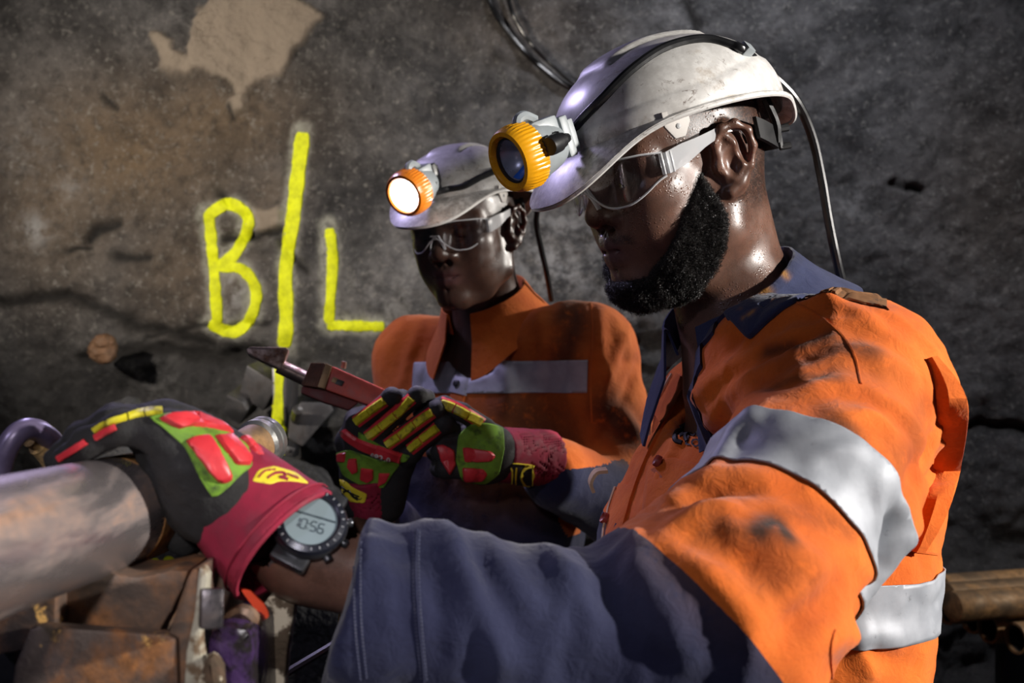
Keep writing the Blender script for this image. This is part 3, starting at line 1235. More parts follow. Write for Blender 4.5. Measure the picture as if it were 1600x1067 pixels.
slab(m, [(425, 575), (448, 575), (446, 640), (448, 722), (424, 722), (426, 640)], 2.33, .14, .003)
m.build('strap', M['plate_grey'], st)
m = MB()
slab(m, [(428, 575), (444, 575), (441, 610), (443, 655), (445, 722), (428, 722), (424, 655), (429, 610)], 2.326, .006, .002)
m.build('painted_stripe', M['paint'], st, label='yellow spray paint stripe')
for px, py, r in [(432, 660, 9), (441, 671, 6)]:
    m = MB()
    m.lathe([(.004, -.012), (r * .0015, -.008), (r * .0015, .0), (r * .0009, .006), (.001, .008)], at(px, py, 2.318), (-.2, -1, .5), 12)
    m.build('painted_bolt', M['paint'], st)


def rock(name, px, py, Y, r, seed, m, label, sq=(1, 1, 1)):
    def f(P):
        return ell(P, at(px, py, Y), r * np.array(sq)) + r * .22 * fbm((P + seed) * 1.3 / r, 3)
    v, q = mesh_sdf(f, at(px, py, Y) - r * 1.7, at(px, py, Y) + r * 1.7, r / 8)
    o = obj(name, v, q, m)
    tag(o, label, 'rock')
    return o


ROCK = plain('loose_rock', (0.045, 0.045, 0.05), 0.6, var=0.5, scale=20, bump=0.8, bscale=60, bdist=0.01)
ROCKB = plain('brown_rock', (0.16, 0.085, 0.045), 0.7, var=0.5, scale=30, bump=0.6, bscale=80, bdist=0.008)
rock('rock', 162, 545, 2.44, .033, 2.2, ROCKB, 'small rusty brown stone stuck in the rock wall at left', (1, .8, 1.1))
BC = V(-.80, 2.10, .52)


def boulder(P):
    return ell(P, BC, (.62, .24, .66)) + .09 * fbm(P * 2.6 + 5, 3) + .03 * fbm(P * 9, 3)


v, q = mesh_sdf(lambda P: np.maximum(boulder(P), -P[:, 2] - .02), BC - V(.85, .5, .56), BC + V(.85, .5, .85), .022)
o = obj('boulder', v, q, ROCK)
tag(o, 'black boulder filling the gap below the pipe end and behind the watch', 'rock')
BB = bvh_of(v, q)
for px, py, w, lb in [(258, 830, 11, 'blob of yellow green paint just below the pipe end'), (240, 880, 7, 'small yellow green paint blob, left of two under the pipe'), (264, 877, 8, 'small yellow green paint blob, right of two under the pipe')]:
    cast.depth = 2.0
    l, nn = cast(BB, px, py)
    mb = MB()
    mb.lathe([(.002, -.03), (w * .00145, -.02), (w * .00145, 0), (w * .001, .006), (.001, .008)], l, nn, 12)
    o = mb.build('paint_daub', M['paint'])
    tag(o, lb, 'paint', 'paint daubs under the pipe')

# cables hanging down the wall at the top
for lb, pts, lift in [('right thin black cable hanging down the wall at the top', [(788, -30), (800, 25), (830, 75), (868, 112), (905, 140), (960, 150)], .03),
                      ('left thicker black cable hanging down the wall at the top', [(752, -30), (775, 25), (812, 75), (850, 112), (892, 140), (950, 152)], .015)]:
    mb = MB()
    cast.depth = 2.5
    line = []
    for q in smooth_path(pts, 24):
        l, nn = cast(WALL_BVH, *q)
        line.append(l + V(0, -lift, 0))
    mb.tube(smooth_path(line, 48), .0055 if 'thin' in lb else .0075, 8)
    o = mb.build('wall_cable', M['cable'])
    tag(o, lb, 'cable')

# stacked drill rods at the right
lbs = ['rusty drill rod, farthest open end by the orange jacket', 'rusty drill rod, second open end from the jacket', 'rusty drill rod, third open end from the jacket',
       'rusty drill rod, open end nearest the right edge of the picture']
rd0, rperp, rdir = at(1478, 954, 2.30), V(.25, -.968, 0), V(.968, .25, 0)
R_ = .0335
for k, lb in enumerate(lbs):
    a = rd0 + rperp * .0685 * k + V(.01 * (k % 2), .004, -.002 * k)
    mb = MB()
    mb.lathe([(R_ * .80, .14), (R_ * .82, 0), (R_ * .98, 0), (R_, .004), (R_, .05), (R_ * .96, .054), (R_ * .96, .52)], a, rdir, 24)
    o = thing('drill_rod', lb, 'pipe', a, 'rusty drill rods stacked at right')
    mb.build('tube', M['rod_rust'], o)
    mb = MB()
    mb.lathe([(R_ * .8, .008), (R_ * .78, .09), (.002, .095)], a, rdir, 20, None, None, (False, True))
    mb.build('bore', M['dark'], o, label='dark hollow bore')
for k in range(3):
    a = rd0 + rperp * (.0685 * k + .034) + rdir * (-.04 - .04 * k) + V(0, 0, .0605)
    mb = MB()
    mb.lathe([(.028, 0), (R_ * .98, .002), (R_ * .98, .60)], a, rdir, 18)
    o = mb.build('drill_rod', M['rod_rust'])
    tag(o, ['rusty rod of the upper layer lying against the back of the stack', 'rusty rod in the middle of the upper layer of the stack', 'rusty rod of the upper layer lying above the open rod ends'][k], 'pipe', 'rusty drill rods stacked at right')
tr = thing('rod_rack', 'black steel trestle holding up the stacked rusty drill rods', 'rack', (1.2, 2.25, 0))
mb = MB()
mb.box((1.20, 2.20, .72), (.05, .50, .05), None, .004)
mb.build('crossbar', M['dark'], tr)
for y_ in (2.0, 2.40):
    mb = MB()
    mb.box((1.20, y_, .345), (.05, .05, .70), None, .004)
    mb.build('leg', M['dark'], tr)
# ------------------------------------------------------------ helmets, cap lamps, glasses


def helmet(H, O, label, tilt=0.0, dz=0.0):
    """white miner's helmet in the head's frame; returns the shell's BVH and its maker frame"""
    ct, st_ = np.cos(tilt), np.sin(tilt)
    T = np.array([[ct, 0, -st_], [0, 1, 0], [st_, 0, ct]])

    def W(q):
        return to_world(np.asarray(q, float) @ T.T + V(0, 0, dz), H, O)
    th = thing('helmet', label, 'helmet', W((0, 0, .05)))
    n, m = 120, 46
    ph = np.linspace(0, 2 * np.pi, n, endpoint=False)
    cph, sph_ = np.cos(ph), np.sin(ph)
    e = 2.25
    rr = (np.abs(cph) ** e + np.abs(sph_) ** e) ** (-1 / e)
    rimx, rimy = .119 * rr * cph + .002, .1045 * rr * sph_
    zr = .052 - .007 * np.cos(2 * ph) + .002 * cph
    zr = zr - .012 * sstep(-.72, -.95, cph)
    front = np.exp(-(np.minimum(ph, 2 * np.pi - ph) / .66) ** 3)
    back = np.exp(-(np.abs(ph - np.pi) / .7) ** 4)
    ext = .007 + .034 * front + .006 * back
    drop = .002 + .042 * front + .010 * back
    rings = []
    for k in range(m):
        t_ = k / (m - 1)
        a = (1 - t_) * np.pi / 2 * .995 + .0
        s = np.cos(a) ** .92 if t_ > 0 else 0.02
        z = zr + (.138 - zr) * np.sin(a) ** .93
        x, y = rimx * max(s, .02), rimy * max(s, .02)
        P = np.stack([x, y, z], 1)
        # raised vent panel on the crown
        pl = sstep(.031, .026, np.abs(y)) * sstep(.078, .068, x) * sstep(-.055, -.045, x) * (z > .09)
        P[:, 2] += .0045 * pl
        # stiffening band above the rim, sweeping up towards the back
        hgt = .020 + .022 * sstep(.2, -.75, cph)
        bandm = sstep(0, -.003, (z - zr) - hgt)
        nrm = np.stack([cph, sph_, np.zeros(n)], 1)
        P += nrm * (.0026 * bandm)[:, None]
        rings.append(P)
    for u in (.15, .4, .7, .92, 1.0):
        P = rings[m - 1].copy()
        nrm = np.stack([cph * 1.08, sph_ * .9, np.zeros(n)], 1)
        P += nrm * (ext * u)[:, None]
        P[:, 2] -= drop * u ** 1.35
        rings.append(P)
    edge = rings[-1]
    v, f = loft(rings)
    v = np.vstack([v, [[.002, 0, .1425]]])
    f = f + [((k + 1) % n, k, len(v) - 1) for k in range(n)]
    outer = W(v)
    bvh = bvh_of(outer, f)
    P, F = solidify(outer, [tuple(q) for q in f], .0032)
    # make sure the thickness goes inwards
    P2 = (P - O) @ H @ T
    gr = np.zeros(len(P))
    gr = np.maximum(sstep(.024, .0, P2[:, 2] - .05) * .6, .25)
    shell = obj('shell', P, F, M['helmet'], th, attrs={'grime': gr})
    autosmooth(shell, 50)
    # rolled edge
    mb = MB()
    mb.tube(W(np.vstack([edge, edge[:1]])), .0023, 6, False)
    mb.build('rolled_edge', M['helmet'], th)
    # vent slots in the crown panel
    for side in (-1, 1):
        for k in range(6):
            x = -.036 + k * .019
            mb = MB()
            y = side * .0285
            z0 = bvh.ray_cast(Vector(W((x, y, .25))), Vector(H @ T @ V(0, 0, -1)))[0]
            if z0 is None:
                continue
            mb.box(np.array(z0), (.0085, .0022, .005), H @ T, .0008)
            mb.build('vent_slot', M['dark'], th)
    # side lugs, harness, ratchet strap
    for side in (-1, 1):
        base = V(.058, side * .0965, .053)
        mb = MB()
        Rl = H @ T @ np.stack([[1, 0, 0], [0, 0, 1], [0, -1, 0]], 1)
        mb.prism([(-.015, .010), (.015, .010), (.015, -.004), (.006, -.017), (-.006, -.017), (-.015, -.004)], W(base), Rl, .003, .0008)
        lug = mb.build('strap_lug', M['helmet_in'], th)
        mb = MB()
        mb.lathe([(.0005, -.0024), (.0026, -.0022), (.0026, .0022), (.0005, .0024)], W(base + V(0, 0, -.006)), H @ T @ V(0, 1, 0), 10)
        mb.build('lug_hole', M['dark'], lug)
    a = np.linspace(np.radians(112), np.radians(248), 50)
    rs = []
    for q in a:
        bk = sstep(.1, -.9, np.cos(q))
        cx = np.array([-.006 + .104 * np.cos(q), .089 * np.sin(q), .040 - .030 * bk])
        o_ = np.array([np.cos(q) * .9, np.sin(q), 0]) * .0022
        hh = .010 + .002 * bk
        rs.append(W(np.array([cx + o_ + [0, 0, hh], cx - o_ + [0, 0, hh], cx - o_ - [0, 0, hh], cx + o_ - [0, 0, hh]])))
    v, f = loft(rs, True, True)
    mb = MB()
    mb.add(v, f)
    mb.build('headband', M['band_black'], th)
    for side in (-1, 1):
        mb = MB()
        for q in (np.radians(140),):
            b = V(-.006 + .106 * np.cos(q), side * .092 * np.sin(q), .040 - .030 * sstep(.1, -.9, np.cos(q)))
            mb.tube(W(smooth_path([b + V(0, 0, -.006), b + V(.0, side * .004, .014), b + V(.006, side * .003, .040)], 8)), .0042, 6)
        mb.build('cradle_strap', M['band_black'], th)
        mb = MB()
        b = V(-.101, side * .046, .016)
        mb.tube(W(smooth_path([b + V(.004, 0, .035), b, b + V(.001, 0, -.018)], 12)), .004, 8)
        mb.tube(W([b + V(0, 0, .002), b + V(-.012, side * .004, .001)]), .0042, 8)
        mb.tube(W([b + V(.001, 0, -.017), b + V(-.010, side * .004, -.018)]), .0036, 8)
        mb.build('ratchet_strap', M['band_black'], th)
    return th, bvh, W


def cap_lamp(label, c, axis, s, lit=False):
    """cap lamp whose lens rim is centred at c and looks along axis"""
    a = unit(axis)
    th = thing('cap_lamp', label, 'lamp', c)
    up = (0, 0, 1)
    R = frame(a, up)
    S = s
    ser = lambda r, ang, j: np.full(len(ang), r) + (np.where(np.sin(ang * 44) > 0, 1, -1) * .0004 * S if j in (5, 6) else 0)
    mb = MB()
    mb.lathe([(.0215 * S, -.004 * S), (.0225 * S, .001 * S), (.0245 * S, .0035 * S), (.0285 * S, .003 * S), (.0305 * S, -.001 * S), (.0318 * S, -.008 * S), (.0318 * S, -.022 * S),
              (.029 * S, -.024 * S), (.0215 * S, -.024 * S)], c, a, 176, up, ser, (False, False))
    mb.build('bezel', M['orange_bezel'] if lit else M['yellow'], th, label='orange lamp bezel' if lit else 'yellow serrated bezel')
    if lit:
        mb = MB()
        mb.lathe([(.0215 * S, -.006 * S), (.0222 * S, .0008 * S), (.012 * S, .003 * S), (.001, .0035 * S)], c, a, 40, up)
        mb.build('lit_lens', M['lit'], th, label='glowing white lens')
    else:
        mb = MB()
        v, f = lathe([(.0215 * S, -.003 * S), (.0195 * S, -.006 * S), (.016 * S, -.013 * S), (.010 * S, -.019 * S), (.004 * S, -.021 * S), (.001, -.0212 * S)], c, a, 40, up, None, (False, True))
        mb.add(v, f)
        mb.build('reflector', M['chrome'], th)
        mb = MB()
        mb.lathe([(.0217 * S, -.0042 * S), (.0217 * S, -.001 * S), (.0200 * S, -.0012 * S), (.0200 * S, -.0042 * S)], c, a, 40, up, None, (False, False))
        mb.build('lens_gasket', M['dark'], th)
        mb = MB()
        rows = []  # blue patch on the dish that paints in a reflected glint
        for r_, h_ in ((.0188, -.0052), (.0150, -.0118), (.0100, -.0175)):
            an = np.radians(np.linspace(-125, -45, 14))
            rows.append(np.asarray(c) + np.stack([r_ * np.cos(an), r_ * np.sin(an), np.full(14, h_)], 1) @ R.T * S + (1 - S) * 0)
        v, f = loft(rows, closed=False)
        v, f = solidify(v, f, .0003)
        mb.add(v, f)
        mb.build('blue_glint_patch', M['blue_glint'], th, label='blue glint painted into the lamp reflector')
        mb = MB()
        mb.lathe([(.0012 * S, -.021 * S), (.004 * S, -.019 * S), (.003 * S, -.0155 * S), (.001, -.015 * S)], c, a, 16, up)
        mb.build('bulb', M['lit' if lit else 'steel_dot'], th)
        mb = MB()
        mb.lathe([(.001, -.0005 * S), (.0212 * S, -.0008 * S), (.0212 * S, -.0018 * S), (.001, -.002 * S)], c, a, 32, up)
        mb.build('lens_glass', M['lamp_glass'], th)
    mb = MB()
    mb.lathe([(.0285 * S, -.022 * S), (.0285 * S, -.030 * S), (.0265 * S, -.034 * S), (.0245 * S, -.044 * S), (.022 * S, -.052 * S), (.019 * S, -.058 * S), (.012 * S, -.06 * S)], c, a, 40, up)
    o_ = np.asarray(c) + R @ (V(0, .018, -.042) * S)
    mb.box(o_, (.030 * S, .018 * S, .032 * S), R, .004 * S)
    mb.build('housing', M['lampgrey'], th)
    mb = MB()
    o_ = np.asarray(c) + R @ (V(.004, .0305, -.026) * S)
    mb.tube(smooth_path([o_ + R @ (V(0, -.003, -.014) * S), o_ + R @ (V(0, .004, -.004) * S), o_ + R @ (V(0, .003, .005) * S), o_ + R @ (V(0, -.004, .008) * S)], 10), .0052 * S, 8)
    mb.build('latch', M['lampgrey'], th)
    mb = MB()
    o_ = np.asarray(c) + R @ (V(0, .003, -.066) * S)
    mb.box(o_, (.026 * S, .040 * S, .010 * S), R, .002 * S)
    mb.box(o_ + R @ (V(0, .0, -.008) * S), (.018 * S, .030 * S, .012 * S), R, .002 * S)
    mb.build('mount_clip', M['lampgrey'] if not lit else M['dark'], th)
    return th, R


def glasses(H, O, label, width=1.0):
    th = thing('safety_glasses', label, 'glasses', to_world((.1, 0, .012), H, O))
    W = lambda q: to_world(np.asarray(q, float), H, O)
    na, nz = 61, 13
    A = np.radians(np.linspace(-76, 76, na))
    top, bot, V_ = [], [], []
    for a in A:
        u = abs(np.degrees(a))
        zb = np.interp(u, [0, 4, 10, 18, 35, 52, 66, 76], [.013, .011, -.001, -.012, -.0165, -.013, -.001, .006])
        zt = np.interp(u, [0, 10, 30, 60, 76], [.028, .030, .032, .030, .027])
        bot.append(zb)
        top.append(zt)
    bot = np.convolve(np.pad(bot, 4, mode='edge'), np.ones(9) / 9, 'valid')
    rows = []
    for k, a in enumerate(A):
        zz = np.linspace(bot[k], top[k], nz)
        x = .042 + .078 * np.cos(a) ** .85 + .10 * (zz - .005) * np.cos(a) * .6
        y = .0735 * width * np.sign(a) * np.abs(np.sin(a)) ** .95
        rows.append(np.stack([x, np.full(nz, y), zz], 1))
    v, f = loft(rows, closed=False)
    P, F = solidify(W(v), f, .0018)
    obj('lens', P, F, M['lens'], th, label='clear wraparound lens')
    rim_b = W(np.array([r[0] for r in rows]))
    rim_t = W(np.array([r[-1] for r in rows]))
    for nm_, line in (('lower_rim', rim_b), ('upper_rim', rim_t)):
        mb = MB()
        mb.tube(line, .0011, 6)
        mb.build(nm_, M['temple'], th)
    mb = MB()
    v, f = loft([W(np.array([(.1215, -.007, .012 - .001), (.1215, .007, .011), (.117, .012, -.004), (.1155, .013, -.012)]) + V(d_, 0, 0)) for d_ in (-.003, .0005)], closed=False)
    v2, f2 = solidify(v, f, .0015)
    mb.add(v2, f2)
    mb.tube(W(smooth_path([(.116, -.0135, -.012), (.118, -.009, .0), (.120, 0, .010), (.118, .009, .0), (.116, .0135, -.012)], 20)), .0014, 6)
    mb.build('nose_bridge', M['temple'], th)
    for s in (-1, 1):
        pts = smooth_path([(.062, s * .0735 * width, .016), (.040, s * .079, .0215), (.016, s * .083, .0285), (-.008, s * .0855, .033), (-.026, s * .084, .028), (-.036, s * .080, .010)], 30)
        hh = np.interp(np.linspace(0, 1, 30), [0, .15, .35, .6, 1], [.0105, .0105, .0062, .0040, .0032])
        rs = []
        for p, h_ in zip(pts, hh):
            rs.append(W(np.array([p + [0, .0012, h_], p + [0, -.0012, h_], p + [0, -.0012, -h_], p + [0, .0012, -h_]])))
        v, f = loft(rs, True, True)
        mb = MB()
        mb.add(v, f)
        tp = mb.build('temple_arm', M['temple'], th)
        mb = MB()
        for dx in (.058, .0635, .069):
            mb.box(W((dx, s * .0738 * width, .016)), (.0018, .005, .021), H, .0004)
        mb.build('hinge', M['temple'], tp)
    return th
# ------------------------------------------------------------ the front man
F1 = unit(V(-.927, -.375, 0))           # the way his chest faces
L1 = unit(V(.375, -.927, 0))
SH1 = at(1325, 610, .90)
EL1 = at(1088, 1000, .69)
WR1 = at(478, 858, .668)
HAND1 = at(380, 778, .672)


def torso_field(P, c0, Fv, Lv, zs, A, B, off, e=2.3):
    """soft elliptical column: half depth A and half width B by height"""
    z = P[:, 2]
    a = np.interp(z, zs, A)
    b = np.interp(z, zs, B)
    o = np.interp(z, zs, off)
    q = P - np.asarray(c0)
    x = (q @ Fv - o) / a
    y = (q @ Lv) / b
    r = (np.abs(x) ** e + np.abs(y) ** e) ** (1 / e)
    d = (r - 1) * np.minimum(a, b)
    return np.maximum(d, np.maximum(z - zs[-1], zs[0] - z))


ZS1 = np.array([.80, .95, 1.08, 1.20, 1.27, 1.318, 1.356, 1.386, 1.42])
TC1 = V(.285, 1.075, 0)


def body1(P):
    d = head_sdf(to_local(P, H1, O1), 1.02)
    nk = chain(P, [to_world([-.034, 0, -.005], H1, O1), NB1 + V(0, 0, .03), NB1 + V(.02, 0, -.06)], [.056, .060, .075], .02)
    d = smin(d, nk, .035)
    t_ = torso_field(P, TC1, F1, L1, np.array([.80, 1.0, 1.2, 1.33, 1.40, 1.44]), [.10, .10, .10, .075, .06, .05], [.15, .14, .15, .12, .08, .05], [.04, .04, .03, -.015, -.02, -.015])
    d = smin(d, t_, .04)
    d = smin(d, chain(P, [NB1 + V(.02, -.05, -.06), SH1 + V(0, .01, 0), EL1, at(820, 985, .67), WR1, HAND1], [.05, .055, .042, .036, .0285, .024], .03), .03)
    far = NB1 - L1 * .17 + V(.08, .02, -.11)
    d = smin(d, chain(P, [NB1 + V(.02, .05, -.06), far, far + V(-.02, .06, -.27), far + V(-.24, .0, -.36)], [.05, .055, .042, .03], .03), .03)
    # legs
    for s in (-1, 1):
        h_ = TC1 + L1 * s * .09
        d = smin(d, chain(P, [h_ + V(0, 0, .84), h_ + F1 * .03 + L1 * s * .03 + V(0, 0, .46), h_ + L1 * s * .05 + V(0, 0, .1)], [.075, .055, .04], .03), .03)
    return d


man1 = thing('person', 'nearer bearded man in profile, orange and navy shirt, gloved hand resting on the pipe', 'person', (TC1[0], TC1[1], 0))
lo1, hi1 = V(-.30, .60, .05), V(.52, 1.40, 1.78)
vh, fh = mesh_sdf(body1, lo1, hi1, .0034, 1)


def refine_head(fn, v, f, H, O, h, zcut):
    """replace the coarse head by a finer one cut on the same plane through the neck"""
    q = to_local(v, H, O)
    keep_low = (q[f].mean(1)[:, 2] < zcut + .002)
    a, fa, _ = submesh(v, f, keep_low)
    b, fb = mesh_sdf(fn, O - .2, O + .2, h)
    qb = to_local(b, H, O)[fb].mean(1)
    keep = (qb[:, 2] > zcut) & (np.abs(qb).max(1) < .19)
    b, fb, _ = submesh(b, fb, keep)
    return np.vstack([a, b]), np.vstack([fa, fb + len(a)])


v1, f1 = refine_head(body1, vh, fh, H1, O1, .0018, -.16)
q1 = to_local(v1, H1, O1)
inhead = sstep(-.2, -.17, q1[:, 2]) * (np.abs(q1).max(1) < .25)
bm1, mo1 = beard_mask(q1)
lip1 = np.exp(-((q1[:, 2] + .0585) / .0125) ** 4) * np.exp(-(q1[:, 1] / .027) ** 4) * sstep(.088, .096, q1[:, 0])
sweat = np.clip(sstep(-.03, .01, q1[:, 0]) * .9 + .5, 0, 1) * inhead
forearm = seg_dist(v1, np.array([WR1, EL1]))[0] < .06
body_o = obj('body', v1, f1, M['skin_main'], man1, attrs={'hair': np.maximum(hair_mask(q1) * .85, np.maximum(bm1 * .9, mo1 * .75)) * inhead + forearm * .12,
                                                      'sweat': sweat, 'lip': lip1 * inhead})
# eyes
for s in (-1, 1):
    c = to_world((.0815, s * .033, .009), H1, O1)
    mb = MB()
    mb.lathe([(.0125 * np.sin(a), -.0125 * np.cos(a)) for a in np.linspace(.02, np.pi - .02, 14)], c, H1 @ unit(V(.86, s * .05, -.42)), 20)
    e_ = mb.build('eye', M['eye'], man1)
    mb = MB()
    d_ = H1 @ unit(V(.86, s * .05, -.42))
    mb.lathe([(.0062, .0111), (.005, .0122), (.001, .0129)], c, d_, 16)
    mb.build('iris', M['iris'], e_)

# beard: a dark under-layer and thousands of curls


def beard_layer(v, f, q, mask, thick, name, parent, label, ncurl, seed, curl=.0042):
    keep = mask[f].mean(1) > .06
    a, fa, used = submesh(v, f, keep)
    nn = normals(v, f)[used]
    mk = mask[used]
    qa = q[used]
    th_ = thick(qa) * sstep(.25, .95, mk) - .0012 * sstep(.45, .2, mk)
    lump = (.0026 * fbm(qa * 150, 2) + .0016 * fbm(qa * 420, 2)) * sstep(.3, .9, mk)
    b = a + nn * (th_ + lump - .0006)[:, None]
    o = obj(name, b, fa, M['beard'], parent, label=label)
    rng = np.random.default_rng(seed)
    A, B_, C = b[fa[:, 0]], b[fa[:, 1]], b[fa[:, 2]]
    ar = np.linalg.norm(np.cross(B_ - A, C - A), axis=1) * (.15 + mk[fa].mean(1))
    pick = rng.choice(len(fa), ncurl, p=ar / ar.sum())
    u = rng.random((ncurl, 2))
    Aq, Bq, Dq = b[fa[pick, 0]], b[fa[pick, 1]], b[fa[pick, 3]]
    base = Aq + (Bq - Aq) * u[:, :1] + (Dq - Aq) * u[:, 1:]
    nv = nn[fa[pick, 0]]
    dens = mk[fa[pick, 0]]
    seg = 5
    t1 = np.cross(nv, rng.normal(size=(ncurl, 3)))
    t1 /= np.linalg.norm(t1, axis=1)[:, None] + 1e-9
    t2 = np.cross(nv, t1)
    R_ = curl * (.22 + .25 * rng.random(ncurl)) * (.4 + .6 * dens)
    out = curl * (.5 + .9 * rng.random(ncurl)) * (.35 + .65 * dens)
    ph = rng.random(ncurl) * 6.28
    turns = 3.5 + 3.0 * rng.random(ncurl)
    path = []
    for k in range(seg + 1):
        s = k / seg
        an = ph + turns * s
        path.append(base + nv * (out * s * 1.2 - .0012)[:, None] + t1 * (R_ * (np.cos(an) - np.cos(ph)))[:, None] + t2 * (R_ * (np.sin(an) - np.sin(ph)))[:, None])
    path = np.stack(path, 1)
    w = .00026
    verts = []
    for k in range(3):
        a3 = 2.094 * k
        off = (t1 * np.cos(a3) + nv * np.sin(a3)) * w
        verts.append(path + off[:, None, :] * np.linspace(1, .5, seg + 1)[None, :, None])
    vv = np.stack(verts, 2).reshape(-1, 3)                        # curl, seg, 3
    base_i = (np.arange(ncurl) * (seg + 1) * 3)[:, None, None]
    k = np.arange(seg)[None, :, None] * 3
    j = np.arange(3)[None, None, :]
    ff = np.stack([base_i + k + j, base_i + k + (j + 1) % 3, base_i + k + 3 + (j + 1) % 3, base_i + k + 3 + j], -1).reshape(-1, 4)
    obj('beard_curl', vv, ff, M['hair'], o, kind='stuff')
    return o


thick1 = lambda q: np.interp(q[:, 2], [-.13, -.09, -.06, -.02, .02], [.012, .012, .010, .005, .001]) * (.5 + .5 * sstep(-.005, .03, q[:, 0])) * (1 - .45 * sstep(.075, .1, q[:, 0]))
beard_layer(v1, f1, q1, bm1 * inhead, thick1, 'beard', man1, 'thick curly black beard', 26000, 5)

HEL1, HB1, HW1 = helmet(H1, O1, 'scuffed white helmet with a black cable over it, on the nearer man')
glasses(H1, O1, 'clear wraparound safety glasses on the nearer man in profile')
lamp_axis1 = H1 @ unit(V(.97, .16, -.10))
LAMP1, LR1 = cap_lamp('yellow rimmed unlit grey cap lamp clipped to the front of the nearer helmet', at(797, 252, .935), lamp_axis1, 1.0)
cast.depth = 1.0
pts = []
for px, py in [(893, 215), (915, 188), (945, 158), (985, 118), (1030, 86), (1070, 72), (1105, 69), (1140, 78), (1158, 86)]:
    l, nn = cast(HB1, px, py)
    pts.append(l + nn * .0048)
g0 = LAMP1.location
gl = np.array(g0) + LR1 @ V(.022, .008, -.044)
pre = [gl, at(872, 222, .93), at(884, 216, .94)]
post = [at(1200, 112, 1.04), at(1242, 155, 1.06), at(1268, 210, 1.08), at(1284, 280, 1.09), at(1294, 340, 1.09), at(1305, 395, 1.09), at(1316, 440, 1.10), at(1335, 500, 1.13), at(1350, 600, 1.16)]
mb = MB()
mb.tube(smooth_path(np.vstack([pre, pts, post]), 120), .0050, 10)
mb.build('cable', M['cable'], LAMP1)
mb = MB()
mb.lathe([(.0085, -.012), (.0092, -.008), (.0092, .004), (.0072, .006), (.0072, .012), (.0055, .013)], at(868, 224, .925), unit(at(884, 216, .94) - at(866, 225, .925)), 20)
mb.build('cable_gland', M['dark'], LAMP1)
mb = MB()
l, nn = cast(HB1, 1160, 86)
tdir = unit(at(1175, 95, 1.02) - at(1150, 82, 1.0))
mb.box(l + nn * .004, (.012, .016, .013), frame(tdir, nn), .002)
mb.build('cable_clip', M['lampgrey'], HEL1, label='grey cable clip')

# shirt


def jacket1(P):
    d = torso_field(P, TC1, F1, L1, ZS1, [.138, .138, .138, .137, .130, .112, .086, .070, .05], [.205, .21, .21, .205, .185, .15, .105, .082, .06],
                    [.055, .05, .044, .028, -.006, -.022, -.024, -.012, .0])
    arm = chain(P, [SH1 + V(-.050, .055, .010), SH1, at(1270, 754, .79), EL1], [.074, .081, .071, .082], .03)
    fore = chain(P, [EL1, at(950, 1026, .678), at(800, 992, .668), at(650, 966, .662), at(548, 948, .655)], [.086, .064, .0565, .0555, .056], .02)
    fore = np.maximum(fore, -((P - at(548, 945, .655)) @ unit(EL1 - WR1)))
    d = smin(d, smin(arm, fore, .03), .05)
    far = NB1 - L1 * .17 + V(.08, .02, -.11)
    d = smin(d, chain(P, [NB1 + V(.03, .05, -.05), far, far + V(-.02, .06, -.25), far + V(-.20, .0, -.34)], [.05, .068, .064, .052], .03), .05)
    nk = chain(P, [NB1 + V(.02, 0, .06), NB1 + V(.0, 0, -.10)], [.0685, .0685], .01)
    d = smax(d, -nk, .012)
    d = np.maximum(d, P[:, 2] - 1.47)
    return d


vj, fj = mesh_sdf(jacket1, V(-.20, .52, .79), V(.56, 1.46, 1.52), .0042)
nj = normals(vj, fj)
bj = bvh_of(vj, fj)
cast.depth = .9


def fold(v, n, bvh, pts, width, height, d0=None):
    """raise (or sink) cloth along a fold traced over the surface"""
    line = cast_line(bvh, smooth_path(pts, 14))
    d, t_ = seg_dist(v, line)
    env = np.sin(np.clip(t_, .02, .98) * np.pi) ** .6
    return height * np.exp(-(d / width) ** 2) * env


axis_f = unit(WR1 - EL1)
disp = np.zeros(len(vj))
# soft general drape
armd = seg_dist(vj, np.array([SH1, EL1, WR1]))[0]
arm_ax = np.where((seg_dist(vj, np.array([EL1, WR1]))[0] < seg_dist(vj, np.array([SH1, EL1]))[0])[:, None], axis_f, unit(EL1 - SH1))
s_ = ((vj - EL1) * arm_ax).sum(1)
disp += .0022 * fbm(vj * 26, 3)
wr = 1 - 2 * np.abs(vnoise(np.stack([s_ * 30 + .9 * vnoise(vj * 9), vj[:, 2] * 7 + 3, vj[:, 1] * 7], 1)))
disp += .0038 * wr * sstep(.13, .08, armd) + .0016 * (1 - 2 * np.abs(vnoise(vj * V(40, 40, 26) + fbm(vj * 14, 2)[:, None])))
wr2 = 1 - 2 * np.abs(vnoise(np.stack([(vj @ L1) * 28 + vj[:, 2] * 9, vj[:, 2] * 3.5, vj @ F1 * 5], 1)))
disp += .0024 * wr2 * sstep(.08, .13, armd)
